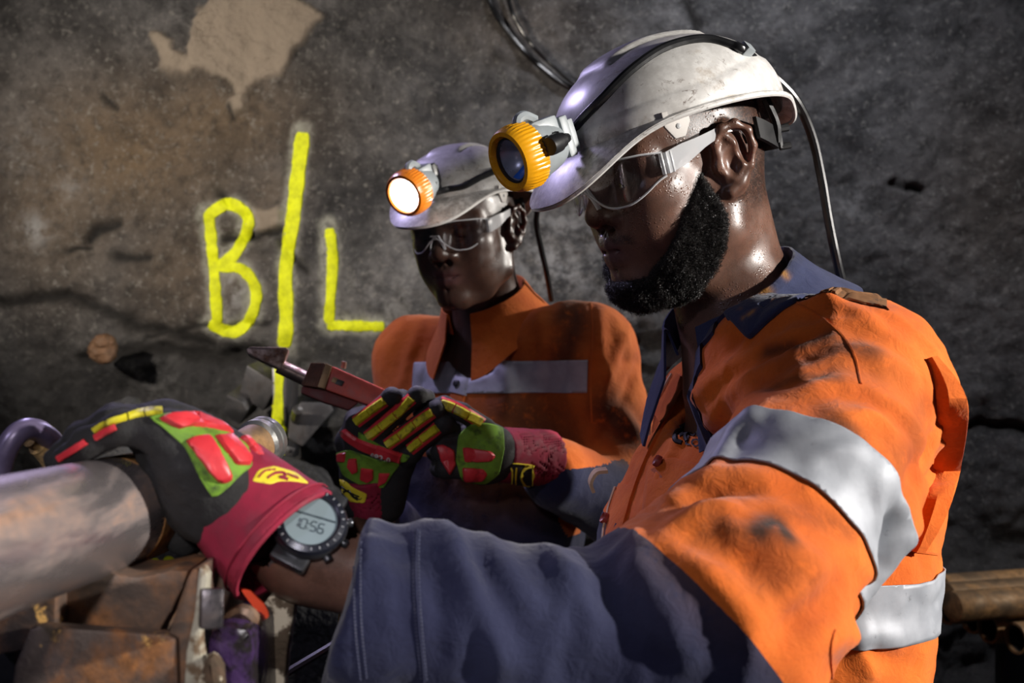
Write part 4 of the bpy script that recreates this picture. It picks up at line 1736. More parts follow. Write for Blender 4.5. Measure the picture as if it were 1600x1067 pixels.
for pts_, w, h_ in [
        # chest pulls towards the shoulder
        ([(1085, 700), (1150, 620), (1250, 560)], .011, .008), ([(1050, 660), (1130, 590), (1230, 535)], .010, .008), ([(1105, 760), (1150, 690), (1200, 640)], .008, .007),
        ([(1010, 800), (1060, 700), (1120, 620)], .010, .006), ([(985, 700), (1040, 620), (1110, 550)], .009, .005), ([(1160, 560), (1230, 545), (1305, 520)], .008, -.007),
        ([(1170, 605), (1240, 600), (1310, 575)], .009, -.006), ([(1190, 470), (1260, 455), (1340, 470)], .009, .006), ([(1200, 500), (1290, 480), (1390, 520)], .010, .007),
        # gather where the sleeve bends
        ([(1005, 838), (1060, 775), (1140, 745), (1215, 760)], .012, .007), ([(1020, 850), (1090, 808), (1160, 800)], .009, .008), ([(1055, 800), (1110, 775), (1180, 772)], .007, -.007),
        ([(1010, 845), (1070, 870), (1140, 940), (1180, 1030)], .010, .006), ([(1060, 850), (1150, 870), (1230, 950)], .012, -.006), ([(1110, 830), (1200, 850), (1290, 910)], .012, .006),
        ([(1200, 1010), (1260, 960), (1320, 900)], .012, -.006), ([(1160, 980), (1230, 930), (1310, 850)], .012, .005),
        ([(1330, 960), (1375, 880), (1400, 780)], .010, -.014), ([(1400, 780), (1440, 720), (1470, 640)], .012, -.008),
        # upper arm and back
        ([(1250, 590), (1340, 560), (1440, 600)], .013, .005), ([(1230, 640), (1330, 620), (1420, 680)], .012, -.004), ([(1380, 620), (1430, 690), (1440, 780)], .010, .006),
        ([(1290, 660), (1360, 650), (1420, 700)], .010, .005), ([(1400, 850), (1440, 800), (1480, 720)], .009, .006),
        # navy sleeve
        ([(690, 838), (720, 890), (760, 980), (790, 1060)], .009, .009), ([(650, 850), (680, 930), (690, 1050)], .008, -.006), ([(760, 836), (800, 900), (860, 1000)], .010, .007),
        ([(840, 850), (890, 920), (960, 1060)], .011, .008), ([(900, 850), (950, 930), (1030, 1060)], .010, -.006), ([(960, 850), (1020, 920), (1090, 1060)], .011, .008),
        ([(730, 850), (770, 920), (810, 1010)], .007, -.006), ([(850, 840), (930, 846), (990, 836)], .010, .006), ([(680, 828), (700, 850), (705, 880)], .010, .008),
        ([(580, 830), (600, 900), (600, 1000)], .010, .005), ([(630, 826), (625, 880), (640, 980)], .008, -.004),
        # lower back
        ([(1230, 1010), (1330, 990), (1430, 1000)], .010, .005), ([(1280, 1060), (1340, 1020), (1420, 1040)], .010, -.005), ([(1330, 990), (1350, 1030), (1360, 1066)], .010, .006)]:
    disp += fold(vj, nj, bj, pts_, w, h_ * (1.15 if pts_[0][0] > 1000 else .75))
vj2 = vj + nj * disp[:, None]
vj2 = laplace(vj2, fj, 1, .4)
bj = bvh_of(vj2, fj)


def soil_mask(v, bvh, spots):
    s = np.zeros(len(v))
    for pts_, w, k in spots:
        line = cast_line(bvh, smooth_path(pts_, 10))
        d, _ = seg_dist(v, line)
        s = np.maximum(s, k * np.exp(-(d / w) ** 2))
    return s


soil = soil_mask(vj2, bj, [([(1185, 830), (1210, 815), (1230, 835)], .012, 1.0), ([(1110, 820), (1170, 830), (1200, 835)], .016, .55), ([(1200, 550), (1250, 540), (1300, 522)], .008, .8),
                           ([(1300, 660), (1330, 675), (1345, 700)], .010, .8), ([(1200, 610), (1250, 590), (1310, 590)], .006, .6), ([(1280, 430), (1340, 445), (1400, 470)], .014, .7),
                           ([(1250, 560), (1330, 560), (1400, 600)], .03, .3), ([(1060, 770), (1150, 850), (1260, 900)], .04, .3), ([(1230, 800), (1280, 810), (1330, 830)], .012, .4),
                           ([(1400, 730), (1430, 690), (1440, 640)], .018, .4)])
fade = np.clip(disp * 90, 0, .5)
# colour: navy below the elbow line and across the hem at the front, orange above
cut_c = at(990, 842, .685)
cut_n = unit(np.cross(at(1190, 1067, .66) - cut_c, at(1105, 922, .605) - cut_c))
cut_n = cut_n if cut_n @ axis_f > 0 else -cut_n
fore_d = seg_dist(vj2, np.array([SH1, EL1, WR1]))[0]
PV, PN, PF = vj2, nj, fj
cen = vj2[fj].mean(1)
isarm = (seg_dist(cen, np.array([SH1 + unit(EL1 - SH1) * .12, EL1, WR1]))[0] < .125)


def split_parts(v, f, attrs, mask, planes_keep):
    a, fa, used = submesh(v, f, mask)
    return a, fa, used


navy_arm = isarm & ((cen - cut_c) @ cut_n > 0)
hem_front = (~isarm) & (cen[:, 2] < 1.205) & ((cen - TC1) @ F1 > .11)
hem_line = 1.205
navy = navy_arm | hem_front


def snap(v, f, mask, dist_fn, lim=.004):
    """slide vertices on the colour border onto the exact cut so that the edge is clean"""
    used_a = np.zeros(len(v), bool)
    used_b = np.zeros(len(v), bool)
    used_a[np.unique(f[mask])] = True
    used_b[np.unique(f[~mask])] = True
    both = used_a & used_b
    d, n = dist_fn(v[both])
    v = v.copy()
    ok = np.abs(d) < lim
    idx = np.where(both)[0][ok]
    v[idx] -= (d[:, None] * n)[ok]
    return v


vj2 = snap(vj2, fj, navy_arm, lambda p: ((p - cut_c) @ cut_n, np.tile(cut_n, (len(p), 1))))
vj2 = snap(vj2, fj, hem_front, lambda p: (p[:, 2] - hem_line, np.tile(V(0, 0, 1), (len(p), 1))))
J1 = obj('work_shirt', vj2, fj, None, man1, mats=[M['orange'], M['navy']], fmat=navy.astype(int), attrs={'soil': soil * 1.0, 'fade': fade}, label='orange and navy long-sleeved work shirt')
print('jacket', len(vj2))


def shell_band(v, f, bvh_n, planes, off, th, cond=None):
    """strip of cloth cut from the shirt by planes and lifted off it"""
    keep = np.ones(len(f), bool)
    c = v[f].mean(1)
    for co, no in planes:
        keep &= ((c - co) @ no) > -.01
    if cond is not None:
        keep &= cond(c)
    a, fa, _ = submesh(v, f, keep)
    P, N, F = bisect_keep(a, fa, planes)
    return solidify(P + N * off, F, th)




def arm_side(c):
    """negative where the cloth belongs to the sleeve, positive on the trunk"""
    a = chain(c, [SH1, at(1262, 748, .79), EL1, at(950, 1042, .678)], [.083, .083, .086, .064], .03)
    t_ = torso_field(c, TC1, F1, L1, ZS1, [.138, .138, .138, .137, .130, .112, .086, .070, .05], [.205, .21, .21, .205, .185, .15, .105, .082, .06],
                     [.055, .05, .044, .028, -.006, -.022, -.024, -.012, .0])
    return a - t_


cen2 = vj2[fj].mean(1)
tmask = (arm_side(cen2) > -.004) & (seg_dist(cen2, np.array([SH1, EL1]))[0] > .066) & (seg_dist(cen2, np.array([EL1, WR1]))[0] > .10)
vt_, ft_, _ = submesh(vj2, fj, tmask)
btorso = bvh_of(vt_, ft_)                      # the trunk alone, so that chest details do not climb the sleeve
ax_u = unit(EL1 - SH1)
bn = unit(ax_u + V(.10, .05, .10))
bc = at(1232, 846, .765)
tape_w = .027
P, F = shell_band(vj2, fj, None, [(bc - bn * tape_w, bn), (bc + bn * tape_w, -bn)], .0028, .0016, lambda c: (arm_side(c) < .004) & (seg_dist(c, np.array([SH1, EL1]))[0] < .16))
tape = obj('reflective_band', P, F, M['tape'], J1, label='grey reflective band round the sleeve')
bn2 = unit(V(.04, 0, 1.0))
bc2 = at(1390, 935, .93)
P, F = shell_band(vj2, fj, None, [(bc2 - bn2 * .0265, bn2), (bc2 + bn2 * .0265, -bn2)], .0028, .0016, lambda c: (arm_side(c) > .0) & (seg_dist(c, np.array([SH1, EL1]))[0] > .088) & ((c - TC1) @ F1 < .10))
obj('reflective_band', P, F, M['tape'], J1, label='grey reflective band round the back and waist')

# seams and stitching


def seam(bvh, pts, m, parent, r=.0011, n=40, name='seam', lift=.0004):
    line = []
    for p in smooth_path(pts, n):
        l, nn = cast(bvh, *p)
        line.append(l + nn * lift)
    mb = MB()
    mb.tube(line, r, 5)
    return mb.build(name, m, parent)


def stitches(bvh, rows, m, parent, gap=6.0, name='stitching'):
    mb = MB()
    for pts in rows:
        P_ = smooth_path(pts, 400)
        L = np.r_[0, np.cumsum(np.linalg.norm(np.diff(P_, axis=0), axis=1))]
        for s in np.arange(2, L[-1] - gap, gap):
            a = [np.interp(s, L, P_[:, k]) for k in (0, 1)]
            b = [np.interp(s + gap * .6, L, P_[:, k]) for k in (0, 1)]
            la, na = cast(bvh, *a)
            lb_, nb_ = cast(bvh, *b)
            if np.linalg.norm(la - lb_) < .01:
                mb.tube([la + na * .0004, lb_ + nb_ * .0004], .0005, 4)
    return mb.build(name, m, parent, smooth=False, kind='stuff')


cast.depth = .68
stitches(bj, [[(556, 835), (553, 900), (555, 980), (564, 1066)], [(566, 832), (563, 900), (565, 980), (574, 1066)], [(648, 828), (645, 900), (650, 980), (658, 1066)], [(656, 829), (654, 900), (659, 980), (667, 1066)]],
         M['thread'], J1)
seam(bj, [(652, 828), (649, 900), (654, 980), (662, 1066)], M['navy'], J1, .0012)
cast.depth = .9
seam(bj, [(1240, 470), (1290, 500), (1330, 545), (1345, 600)], M['orange'], J1, .0010)
seam(bj, [(1300, 1060), (1298, 1010), (1305, 985)], M['orange'], J1, .0010)
seam(bj, [(1392, 868), (1420, 862), (1465, 866)], M['orange'], J1, .0012)
# shoulder yoke strap, dirty
mb = MB()
v, f = pad(bj, [(1258, 428), (1330, 432), (1395, 458), (1400, 470), (1330, 462), (1292, 458)], .003, n=40)
mb.add(v, f)
mb.build('shoulder_tab', plain('yoke_tab', (0.30, 0.13, 0.045), 0.9, var=0.5, bscale=900, dirt=(0.03, 0.02, 0.015), dirt_amt=(0.45, 0.65), dscale=60), J1, label='grimy brown shoulder tab')
# action pleat standing off the back
cast.depth = .95
Pq = np.vstack([cast_line(bj, [(1452, 560), (1464, 600), (1466, 645)]), cast_line(btorso, [(1460, 725), (1450, 775), (1438, 820), (1426, 862)])])
Pp = np.array([p + V(dx, -.004, 0) for p, dx in zip(Pq, (.002, .014, .021, .021, .019, .015, .006))])
rs = [np.array([b_, b_ * .7 + a_ * .3 + V(.0, -.005, 0), a_]) for a_, b_ in zip(smooth_path(Pp, 24), smooth_path(Pq, 24))]
v, f = loft(rs, closed=False)
v, f = solidify(v, f, .004)
mb = MB()
mb.add(v, f)
mb.build('back_pleat', M['orange'], J1)
mb = MB()
mb.tube(smooth_path(Pp, 40), .0022, 6)
mb.build('pleat_edge', M['orange'], J1)

# placket edge, chest pocket, buttons, print
cast.depth = .98
plk = [(1052, 588), (1022, 640), (990, 700), (966, 760), (950, 815), (944, 860)]
mb = MB()
v, f = strip(btorso, [(x + 14, y) for x, y in plk], 14, .004, 36, ((-1, -.3), (-1, .9), (-.8, 1.0), (.8, .6), (1, .3), (1, -.3)))
mb.add(v, f)
mb.build('placket', M['orange'], J1)
seam(btorso, plk, M['edge'], J1, .0016, 40, 'placket_edge', .004)
mb = MB()
tabp = [at(948, 732, .93), at(930, 735, .925), at(920, 752, .925), at(924, 768, .93)]
rs = [np.array([p + V(0, -.012, 0), p + V(0, .012, 0)]) for p in smooth_path(tabp, 12)]
v, f = loft(rs, closed=False)
v, f = solidify(v, f, .003)
mb.add(v, f)
mb.build('cuff_tab', M['edge'], J1, label='pale folded flap sticking out at the front opening')
cast.depth = .95
mb = MB()
v, f = pad(btorso, [(1012, 728), (1050, 714), (1100, 728), (1096, 790), (1052, 812), (1004, 800)], .004, n=36)
mb.add(v, f)
mb.build('chest_pocket', M['orange'], J1)
for px, py in [(983, 695), (950, 812)]:
    l, nn = cast(btorso, px, py)
    mb = MB()
    mb.lathe([(.001, .003), (.0035, .0035), (.0055, .0055), (.0065, .004), (.0065, .0)], l + nn * .002, nn, 18)
    mb.build('button', plain('button_red', (0.35, 0.05, 0.03), 0.5), J1)


def text_on(bvh, s, px, py, size_px, ang, m, parent, name, h=.0006, shear=0.0, label=None, wscale=1.0):
    """flat lettering laid on a surface: s starts at pixel px, py"""
    cu = bpy.data.curves.new('lettering', 'FONT')
    cu.body = s
    cu.size = 1.0
    cu.resolution_u = 2
    cu.offset = .018
    tmp = bpy.data.objects.new('lettering', cu)
    COL.objects.link(tmp)
    dg = bpy.context.evaluated_depsgraph_get()
    me = bpy.data.meshes.new_from_object(tmp.evaluated_get(dg))
    bpy.data.objects.remove(tmp)
    bm = bmesh.new()
    bm.from_mesh(me)
    bmesh.ops.subdivide_edges(bm, edges=bm.edges[:], cuts=1)
    bm.verts.index_update()
    P = np.array([v.co[:] for v in bm.verts])
    F = [[v.index for v in q.verts] for q in bm.faces]
    bm.free()
    ca, sa = np.cos(ang), np.sin(ang)
    out = []
    for x, y, _ in P:
        X = (x * wscale + shear * y) * size_px
        Y_ = -y * size_px
        l, nn = cast(bvh, px + ca * X - sa * Y_, py + sa * X + ca * Y_)
        out.append(l + nn * h)
    v, f = solidify(np.array(out), F, .0003)
    mb = MB()
    mb.add(v, f)
    return mb.build(name, m, parent, smooth=False, label=label)


text_on(btorso, 'BOART', 1076, 680, 21, .22, M['print_black'], J1, 'printed_lettering', .002, 0, 'black printed word on the chest')
text_on(btorso, 'LONGY', 1071, 695, 19, .22, M['print_black'], J1, 'printed_lettering', .002, 0, 'black printed word on the chest, lower line')
mb = MB()
for arc in ([(1062, 668), (1072, 664), (1076, 672), (1070, 680), (1074, 690)], [(1066, 692), (1056, 688), (1056, 676), (1062, 672), (1066, 682)]):
    v, f = strip(btorso, arc, [3.4, 4, 3, 3.4], .0025, 16)
    mb.add(v, f)
mb.build('printed_emblem', M['print_black'], J1)

# collar
def collar(nb, up, fwd, left, r_in, h_st, h_fall, flare, gap, m, parent, label, tilt=0.0, point=.03, squash=1.0, th=.0028):
    """stand and fall collar round the neck; gap is the half angle of the opening at the front"""
    A = np.linspace(gap, 2 * np.pi - gap, 90)
    rows = []
    for a in A:
        u = min(a - gap, 2 * np.pi - gap - a)
        d = fwd * np.cos(a) + left * np.sin(a) * squash
        pt = np.exp(-(u / .5) ** 2)
        bk = .5 - .5 * np.cos(a)
        c = nb + up * (tilt * (-np.cos(a)) )
        s0 = c + d * (r_in + .004)
        s1 = c + d * (r_in + .006) + up * h_st * (.65 + .35 * bk)
        s2 = c + d * (r_in + .011) + up * (h_st * (.65 + .35 * bk) + .003)
        hf = h_fall * (1 + .25 * (1 - bk)) + point * pt
        s3 = s2 + d * (flare * .35) - up * hf * .45
        s4 = s2 + d * (flare * (1 + .25 * pt)) - up * hf
        rows.append(np.array([s0, s1, (s1 + s2) / 2 + up * .002, s2, s3, s4]))
    v, f = loft(rows, closed=False)
    v, f = solidify(v, f, th)
    mb = MB()
    mb.add(v, f)
    return mb


up1 = unit(V(-.10, 0, 1) + F1 * .30)
fw1 = unit(F1 - up1 * (F1 @ up1))
lf1 = np.cross(up1, fw1)
CN1 = NB1 + V(.006, 0, .004)
mb = collar(CN1, up1, fw1, lf1, .069, .042, .062, .052, .40, None, None, None, .012, .035)
bmC = bmesh.new()
vsC = [bmC.verts.new(p) for p in mb.v]
for q in mb.f:
    bmC.faces.new([vsC[i] for i in q])
bmesh.ops.subdivide_edges(bmC, edges=bmC.edges[:], cuts=2, use_grid_fill=True)
bmC.verts.index_update()
cv = np.array([x.co[:] for x in bmC.verts])
cf = [[x.index for x in q.verts] for q in bmC.faces]
bmC.free()
for k in range(len(cv)):
    rel = cv[k] - CN1
    out_ = unit(rel - up1 * (rel @ up1))
    if np.linalg.norm(rel - up1 * (rel @ up1)) > .0775:
        w_ = Vector(unit(up1 * .8 + out_ * .6))
        lo_, no_, ix_, ds_ = bj.ray_cast(Vector(cv[k]), w_, .07)
        if lo_ is not None and no_.dot(w_) > 0:
            cv[k] = np.array(lo_) + np.array(w_) * .005
        else:
            lo_, no_, ix_, ds_ = bj.find_nearest(Vector(cv[k]), .005)
            if lo_ is not None:
                cv[k] += np.array(no_) * (.005 - ds_)
cv = cv + .0012 * np.stack([fbm(cv * 60 + k, 2) for k in range(3)], 1)
bc_ = bvh_of(cv, cf)
spots = np.zeros(len(cv))
for px, py, r in [(1200, 422, .006), (1222, 426, .005), (1195, 454, .006), (1174, 458, .005), (1150, 467, .006), (1180, 492, .007), (1168, 496, .006), (1186, 430, .004)]:
    l, nn = cast(bc_, px, py)
    spots = np.maximum(spots, np.exp(-((cv - l) ** 2).sum(1) / r ** 2))
co = obj('collar', cv, cf, M['navy_collar'], J1, attrs={'soil': spots, 'fade': np.zeros(len(cv))}, label='navy collar spotted with orange mud')
autosmooth(co, 60)

# the near leaf of the collar, lying on the shoulder
bjc = bj
cast.depth = .93
leaf = [(1126, 488), (1150, 474), (1180, 464), (1210, 458), (1240, 454), (1264, 450), (1280, 452), (1254, 468), (1226, 484), (1200, 506), (1172, 533), (1158, 520), (1142, 502)]
v, f = pad(bj, leaf, .0062, tuple((s_, k_) for s_, k_ in ((1.0, -.5), (1.0, .7), (.97, 1.0), (.9, 1.0), (.8, 1.0), (.7, 1.0), (.6, 1.0), (.5, 1.0), (.4, 1.0), (.3, 1.0), (.2, 1.0), (.1, 1.0), (0, 1.0))), 80)
v = laplace(v, np.array([q for q in f if len(q) == 4]), 3, .5)
spots = np.zeros(len(v))
for px, py, r in [(1195, 470, .0035), (1174, 474, .003), (1152, 484, .003), (1180, 496, .004), (1168, 502, .003), (1225, 466, .0025), (1160, 490, .002), (1210, 476, .002)]:
    l, nn = cast(bjc, px, py)
    spots = np.maximum(spots, np.exp(-((v - l - nn * .004) ** 2).sum(1) / r ** 2))
leaf_o = obj('collar_leaf', v, f, M['navy_collar'], J1, attrs={'soil': spots, 'fade': np.zeros(len(v))}, label='near leaf of the navy collar with orange mud spots')

# trousers and boots, below the frame
for nm_, m_ in (('trousers', M['trouser']),):
    def tr1(P):
        d = None
        for s in (-1, 1):
            h_ = TC1 + L1 * s * .09
            e_ = chain(P, [h_ + V(0, 0, .84), h_ + F1 * .03 + L1 * s * .03 + V(0, 0, .46), h_ + L1 * s * .05 + V(0, 0, .12)], [.105, .085, .075], .03)
            d = e_ if d is None else smin(d, e_, .05)
        return d
    v, f = mesh_sdf(tr1, V(-.1, .7, 0), V(.6, 1.45, 1.0), .014)
    obj(nm_, v, f, m_, man1)


def boot(c, fwd, parent):
    def b(P):
        return smin(cap(P, c + V(0, 0, .05), c + V(0, 0, .16), .055, .06), cap(P, c + V(0, 0, .04), c + fwd * .15 + V(0, 0, .035), .045, .042), .03)
    v, f = mesh_sdf(lambda P: np.maximum(b(P), .002 - P[:, 2]), c + V(-.25, -.25, -.02), c + V(.25, .25, .3), .01)
    obj('boot', v, f, M['boot'], parent)


for s in (-1, 1):
    boot(TC1 + L1 * s * .14, F1, man1)
# ------------------------------------------------------------ the man behind, facing us
F2 = unit(V(-.64, -.77, 0))
L2 = unit(V(.77, -.64, 0))
TC2 = V(-.045, 1.845, 0)
SR2 = at(648, 560, 1.93)         # his right shoulder (picture left)
SL2 = at(915, 548, 1.73)
ER2 = at(622, 860, 1.78)
EL2 = at(985, 800, 1.66)
WRR = at(583, 792, 1.475)        # right wrist
WRL = at(815, 712, 1.47)         # left wrist
ZS2 = np.array([.80, .95, 1.08, 1.20, 1.29, 1.35, 1.40, 1.435, 1.47])


def body2(P):
    d = head_sdf(to_local(P, H2, O2), .97, 1.0)
    nk = chain(P, [to_world([-.034, 0, -.005], H2, O2), NB2 + V(0, 0, .03), NB2 + V(0, .01, -.06)], [.052, .056, .07], .02)
    d = smin(d, nk, .035)
    d = smin(d, torso_field(P, TC2, F2, L2, np.array([.80, 1.0, 1.2, 1.33, 1.40, 1.44]), [.10, .10, .11, .10, .07, .05], [.15, .14, .16, .15, .11, .06], [0] * 6), .04)
    d = smin(d, chain(P, [SR2 + V(.05, 0, 0), SR2, ER2, WRR, at(598, 735, 1.455)], [.05, .05, .042, .027, .024], .03), .03)
    d = smin(d, chain(P, [SL2 + V(-.05, 0, 0), SL2, EL2, WRL, at(745, 705, 1.455)], [.05, .05, .042, .027, .024], .03), .03)
    for s in (-1, 1):
        h_ = TC2 + L2 * s * .09
        d = smin(d, chain(P, [h_ + V(0, 0, .84), h_ + L2 * s * .03 + V(0, 0, .46), h_ + L2 * s * .05 + V(0, 0, .1)], [.075, .055, .04], .03), .03)
    return d


man2 = thing('person', 'smiling man behind in a shadowed orange shirt holding the red wrench, headlamp lit', 'person', (TC2[0], TC2[1], 0))
vh, fh = mesh_sdf(body2, V(-.45, 1.35, .05), V(.35, 2.1, 1.80), .006, 1)
v2, f2 = refine_head(body2, vh, fh, H2, O2, .0024, -.14)
q2 = to_local(v2, H2, O2)
inh = sstep(-.2, -.17, q2[:, 2]) * (np.abs(q2).max(1) < .25)
lip2 = np.exp(-((q2[:, 2] + .0585) / .0125) ** 4) * np.exp(-(q2[:, 1] / .028) ** 4) * sstep(.086, .094, q2[:, 0])
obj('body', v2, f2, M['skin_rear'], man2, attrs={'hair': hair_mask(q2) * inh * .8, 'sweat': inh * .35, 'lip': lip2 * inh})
for s in (-1, 1):
    c = to_world((.0815, s * .033, .009), H2, O2)
    d_ = H2 @ unit(V(.86, s * .05, -.42))
    mb = MB()
    mb.lathe([(.0125 * np.sin(a), -.0125 * np.cos(a)) for a in np.linspace(.02, np.pi - .02, 12)], c, d_, 16)
    e_ = mb.build('eye', M['eye'], man2)
    mb = MB()
    mb.lathe([(.0062, .0111), (.005, .0122), (.001, .0129)], c, d_, 14)
    mb.build('iris', M['iris'], e_)
mb = MB()
v, f = loft([to_world(np.array([(.1035 - .004 * abs(u) ** 2 * 4, u * .021, -.0568 + .007 * u * u), (.1035 - .004 * abs(u) ** 2 * 4, u * .021, -.0603 + .0065 * u * u)]), H2, O2) for u in np.linspace(-1, 1, 10)], closed=False)
v, f = solidify(v, f, .002)
mb.add(v, f)
mb.build('teeth', plain('teeth', (0.6, 0.55, 0.48), 0.3, bump=0), man2)

HEL2, HB2, HW2 = helmet(H2, O2, 'scuffed white helmet with a vented crown, on the man behind', .13, .006)
glasses(H2, O2, 'clear safety glasses on the shadowed face of the man behind', .97)
axis2 = unit(H2 @ V(.96, -.10, -.22))
LAMP2, LR2 = cap_lamp('lit orange rimmed cap lamp on the helmet of the man behind', at(632, 305, 1.515), axis2, 1.12, True)
cast.depth = 1.6
pts = []
for px, py in [(700, 297), (725, 292), (750, 282), (772, 270), (800, 262), (826, 272)]:
    l, nn = cast(HB2, px, py)
    pts.append(l + nn * .0055)
pre = [np.array(LAMP2.location) + LR2 @ V(.020, .004, -.050), at(676, 300, 1.545)]
post = [at(842, 300, 1.70), at(838, 345, 1.74), at(845, 385, 1.76), at(855, 430, 1.78), at(862, 470, 1.80)]
mb = MB()
mb.tube(smooth_path(np.vstack([pre, pts, post]), 90), .0052, 8)
mb.build('cable', M['cable'], LAMP2)
mb = MB()
mb.tube([pre[0], at(674, 300, 1.545)], .0085, 10)
mb.build('cable_gland', M['dark'], LAMP2)
mb = MB()
l, nn = cast(HB2, 812, 263)
mb.box(l + nn * .003, (.014, .020, .010), frame(nn), .002)
mb.build('cable_clip', M['helmet_in'], HEL2)
l2 = np.array(LAMP2.location)
spot('lamp_beam', tuple(l2 + axis2 * .012), tuple(l2 + axis2 + V(.12, 0.1, -.9)), 9.0, (0.74, 0.66, 1.0), 112, 0.018, .8).parent = None


def jacket2(P):
    d = torso_field(P, TC2, F2, L2, ZS2, [.135, .14, .14, .138, .128, .105, .075, .06, .045], [.195, .195, .20, .205, .195, .165, .115, .08, .06], [.02, .02, .015, .01, .0, -.005, -.006, -.002, 0])
    right = chain(P, [SR2 + V(.05, .0, .004), SR2, ER2, WRR + (ER2 - WRR) * .38], [.072, .074, .062, .052], .03)
    left = chain(P, [SL2 + V(-.06, .02, .002), SL2, EL2, WRL + (EL2 - WRL) * .30], [.074, .082, .066, .054], .03)
    d = smin(d, smin(right, left, .02), .05)
    nk = chain(P, [NB2 + V(.0, -.01, .06), NB2 + V(0, -.02, -.08)], [.062, .062], .01)
    d = smax(d, -nk, .012)
    return np.maximum(d, P[:, 2] - 1.47)


vj, fj = mesh_sdf(jacket2, V(-.42, 1.42, .79), V(.34, 2.12, 1.52), .0058)
nj = normals(vj, fj)
b2 = bvh_of(vj, fj)
cast.depth = 1.7
disp = .003 * fbm(vj * 20, 3) + .003 * (1 - 2 * np.abs(vnoise(np.stack([vj[:, 0] * 22 + vj[:, 2] * 8, vj[:, 2] * 4, vj[:, 1] * 8], 1))))
for pts_, w, h_ in [([(940, 480), (935, 540), (950, 600)], .012, .007), ([(985, 500), (960, 560), (930, 640)], .012, .009), ([(1005, 540), (985, 600), (940, 680)], .010, -.008), ([(900, 470), (890, 530), (880, 600)], .010, -.006),
                    ([(960, 630), (985, 660), (1010, 690)], .012, .010), ([(930, 650), (960, 680), (990, 690)], .010, -.008), ([(660, 500), (640, 560), (625, 620)], .012, .007), ([(690, 500), (670, 570), (650, 640)], .010, -.006),
                    ([(780, 560), (800, 610), (790, 660)], .012, .007), ([(840, 470), (850, 540), (840, 600)], .012, .006), ([(925, 460), (925, 520), (922, 600)], .006, -.005)]:
    disp += fold(vj, nj, b2, pts_, w, h_)
vj2 = laplace(vj + nj * disp[:, None], fj, 1, .4)
b2 = bvh_of(vj2, fj)
soil = soil_mask(vj2, b2, [([(880, 455), (900, 500), (880, 560)], .03, .8), ([(950, 640), (990, 680)], .04, .9), ([(700, 500), (690, 560)], .04, .5), ([(800, 640), (840, 690), (760, 700)], .08, .8)])
cen = vj2[fj].mean(1)
navy = ((cen[:, 2] < 1.20) & (seg_dist(cen, np.array([SL2, EL2]))[0] > .12)) | (seg_dist(cen, np.array([EL2, WRL]))[0] < .07) & (cen[:, 2] < 1.21) | (seg_dist(cen, np.array([ER2, WRR]))[0] < .07) & (cen[:, 2] < 1.15)
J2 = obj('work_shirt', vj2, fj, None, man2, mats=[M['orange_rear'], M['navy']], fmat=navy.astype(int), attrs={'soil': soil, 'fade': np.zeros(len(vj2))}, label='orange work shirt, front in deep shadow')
bz = at(780, 590, 1.7)
bn = unit(V(-.03, .0, 1))
P, F = shell_band(vj2, fj, None, [(bz - bn * .027, bn), (bz + bn * .027, -bn), (at(925, 585, 1.66), V(-1, .40, 0)), (at(640, 585, 1.75), V(1, 0, 0))], .003, .0016, lambda c: (((c - TC2) @ F2) > -.02) & (seg_dist(c, np.array([SR2, ER2, WRR]))[0] > .078) & (seg_dist(c, np.array([SL2, EL2]))[0] > .05) & (np.abs((c - bz) @ bn) < .05))
obj('reflective_band', P, F, M['tape'], J2, attrs={}, label='grey reflective band across the chest')
cast.depth = 1.65
mb = MB()
v, f = strip(b2, [(752, 500), (738, 545), (722, 590), (712, 640)], 11, .004, 24)
mb.add(v, f)
mb.build('placket', M['orange_rear'], J2)
mb = MB()
v, f = strip(b2, [(729, 566), (722, 590), (716, 616)], 13, .0062, 14)
mb.add(v, f)
mb.build('band_fold', M['tape'], J2)
l, nn = cast(b2, 717, 601)
mb = MB()
mb.lathe([(.001, .010), (.004, .010), (.0065, .009), (.0065, .0)], l, nn, 16)
mb.build('button', M['dark'], J2)
seam(b2, [(922, 455), (926, 520), (923, 600), (925, 660)], M['orange_rear'], J2, .0016, 30)
seam(b2, [(690, 525), (672, 570), (660, 640)], M['orange_rear'], J2, .0014, 30)
# t-shirt seen in the open neck
cast.depth = 1.72
mb = MB()
v, f = pad(b2, [(724, 470), (770, 486), (760, 530), (742, 566), (728, 552), (716, 510)], .003, n=30)
mb.add(v, f)
mb.build('tshirt', M['tshirt'], man2)
up2 = unit(V(0, 0, 1) + F2 * .28)
fw2 = unit(F2 - up2 * (F2 @ up2))
lf2 = np.cross(up2, fw2)
mb = collar(NB2 + V(.0, 0, -.008), up2, fw2, lf2, .068, .052, .060, .040, .36, None, None, None, .010, .03, 1.0)
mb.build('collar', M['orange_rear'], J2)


def tr2(P):
    d = None
    for s in (-1, 1):
        h_ = TC2 + L2 * s * .09
        e_ = chain(P, [h_ + V(0, 0, .84), h_ + L2 * s * .03 + V(0, 0, .46), h_ + L2 * s * .05 + V(0, 0, .12)], [.105, .085, .075], .03)
        d = e_ if d is None else smin(d, e_, .05)
    return d


v, f = mesh_sdf(tr2, V(-.4, 1.5, 0), V(.35, 2.2, 1.0), .016)
obj('trousers', v, f, M['trouser'], man2)
for s in (-1, 1):
    boot(TC2 + L2 * s * .14, F2, man2)
# ------------------------------------------------------------ gloves, watch, wrench


def glove_mesh(fn, c, ext, h=.0026):
    v, f = mesh_sdf(fn, np.asarray(c) - ext, np.asarray(c) + ext, h)
    return v, f, bvh_of(v, f)


def patch(bvh, poly, h, m, parent, name, label=None, n=36, curve=False):
    mb = MB()
    v, f = pad(bvh, poly, h, n=n, curve=curve)
    mb.add(v, f)
    return mb.build(name, m, parent, label=label)


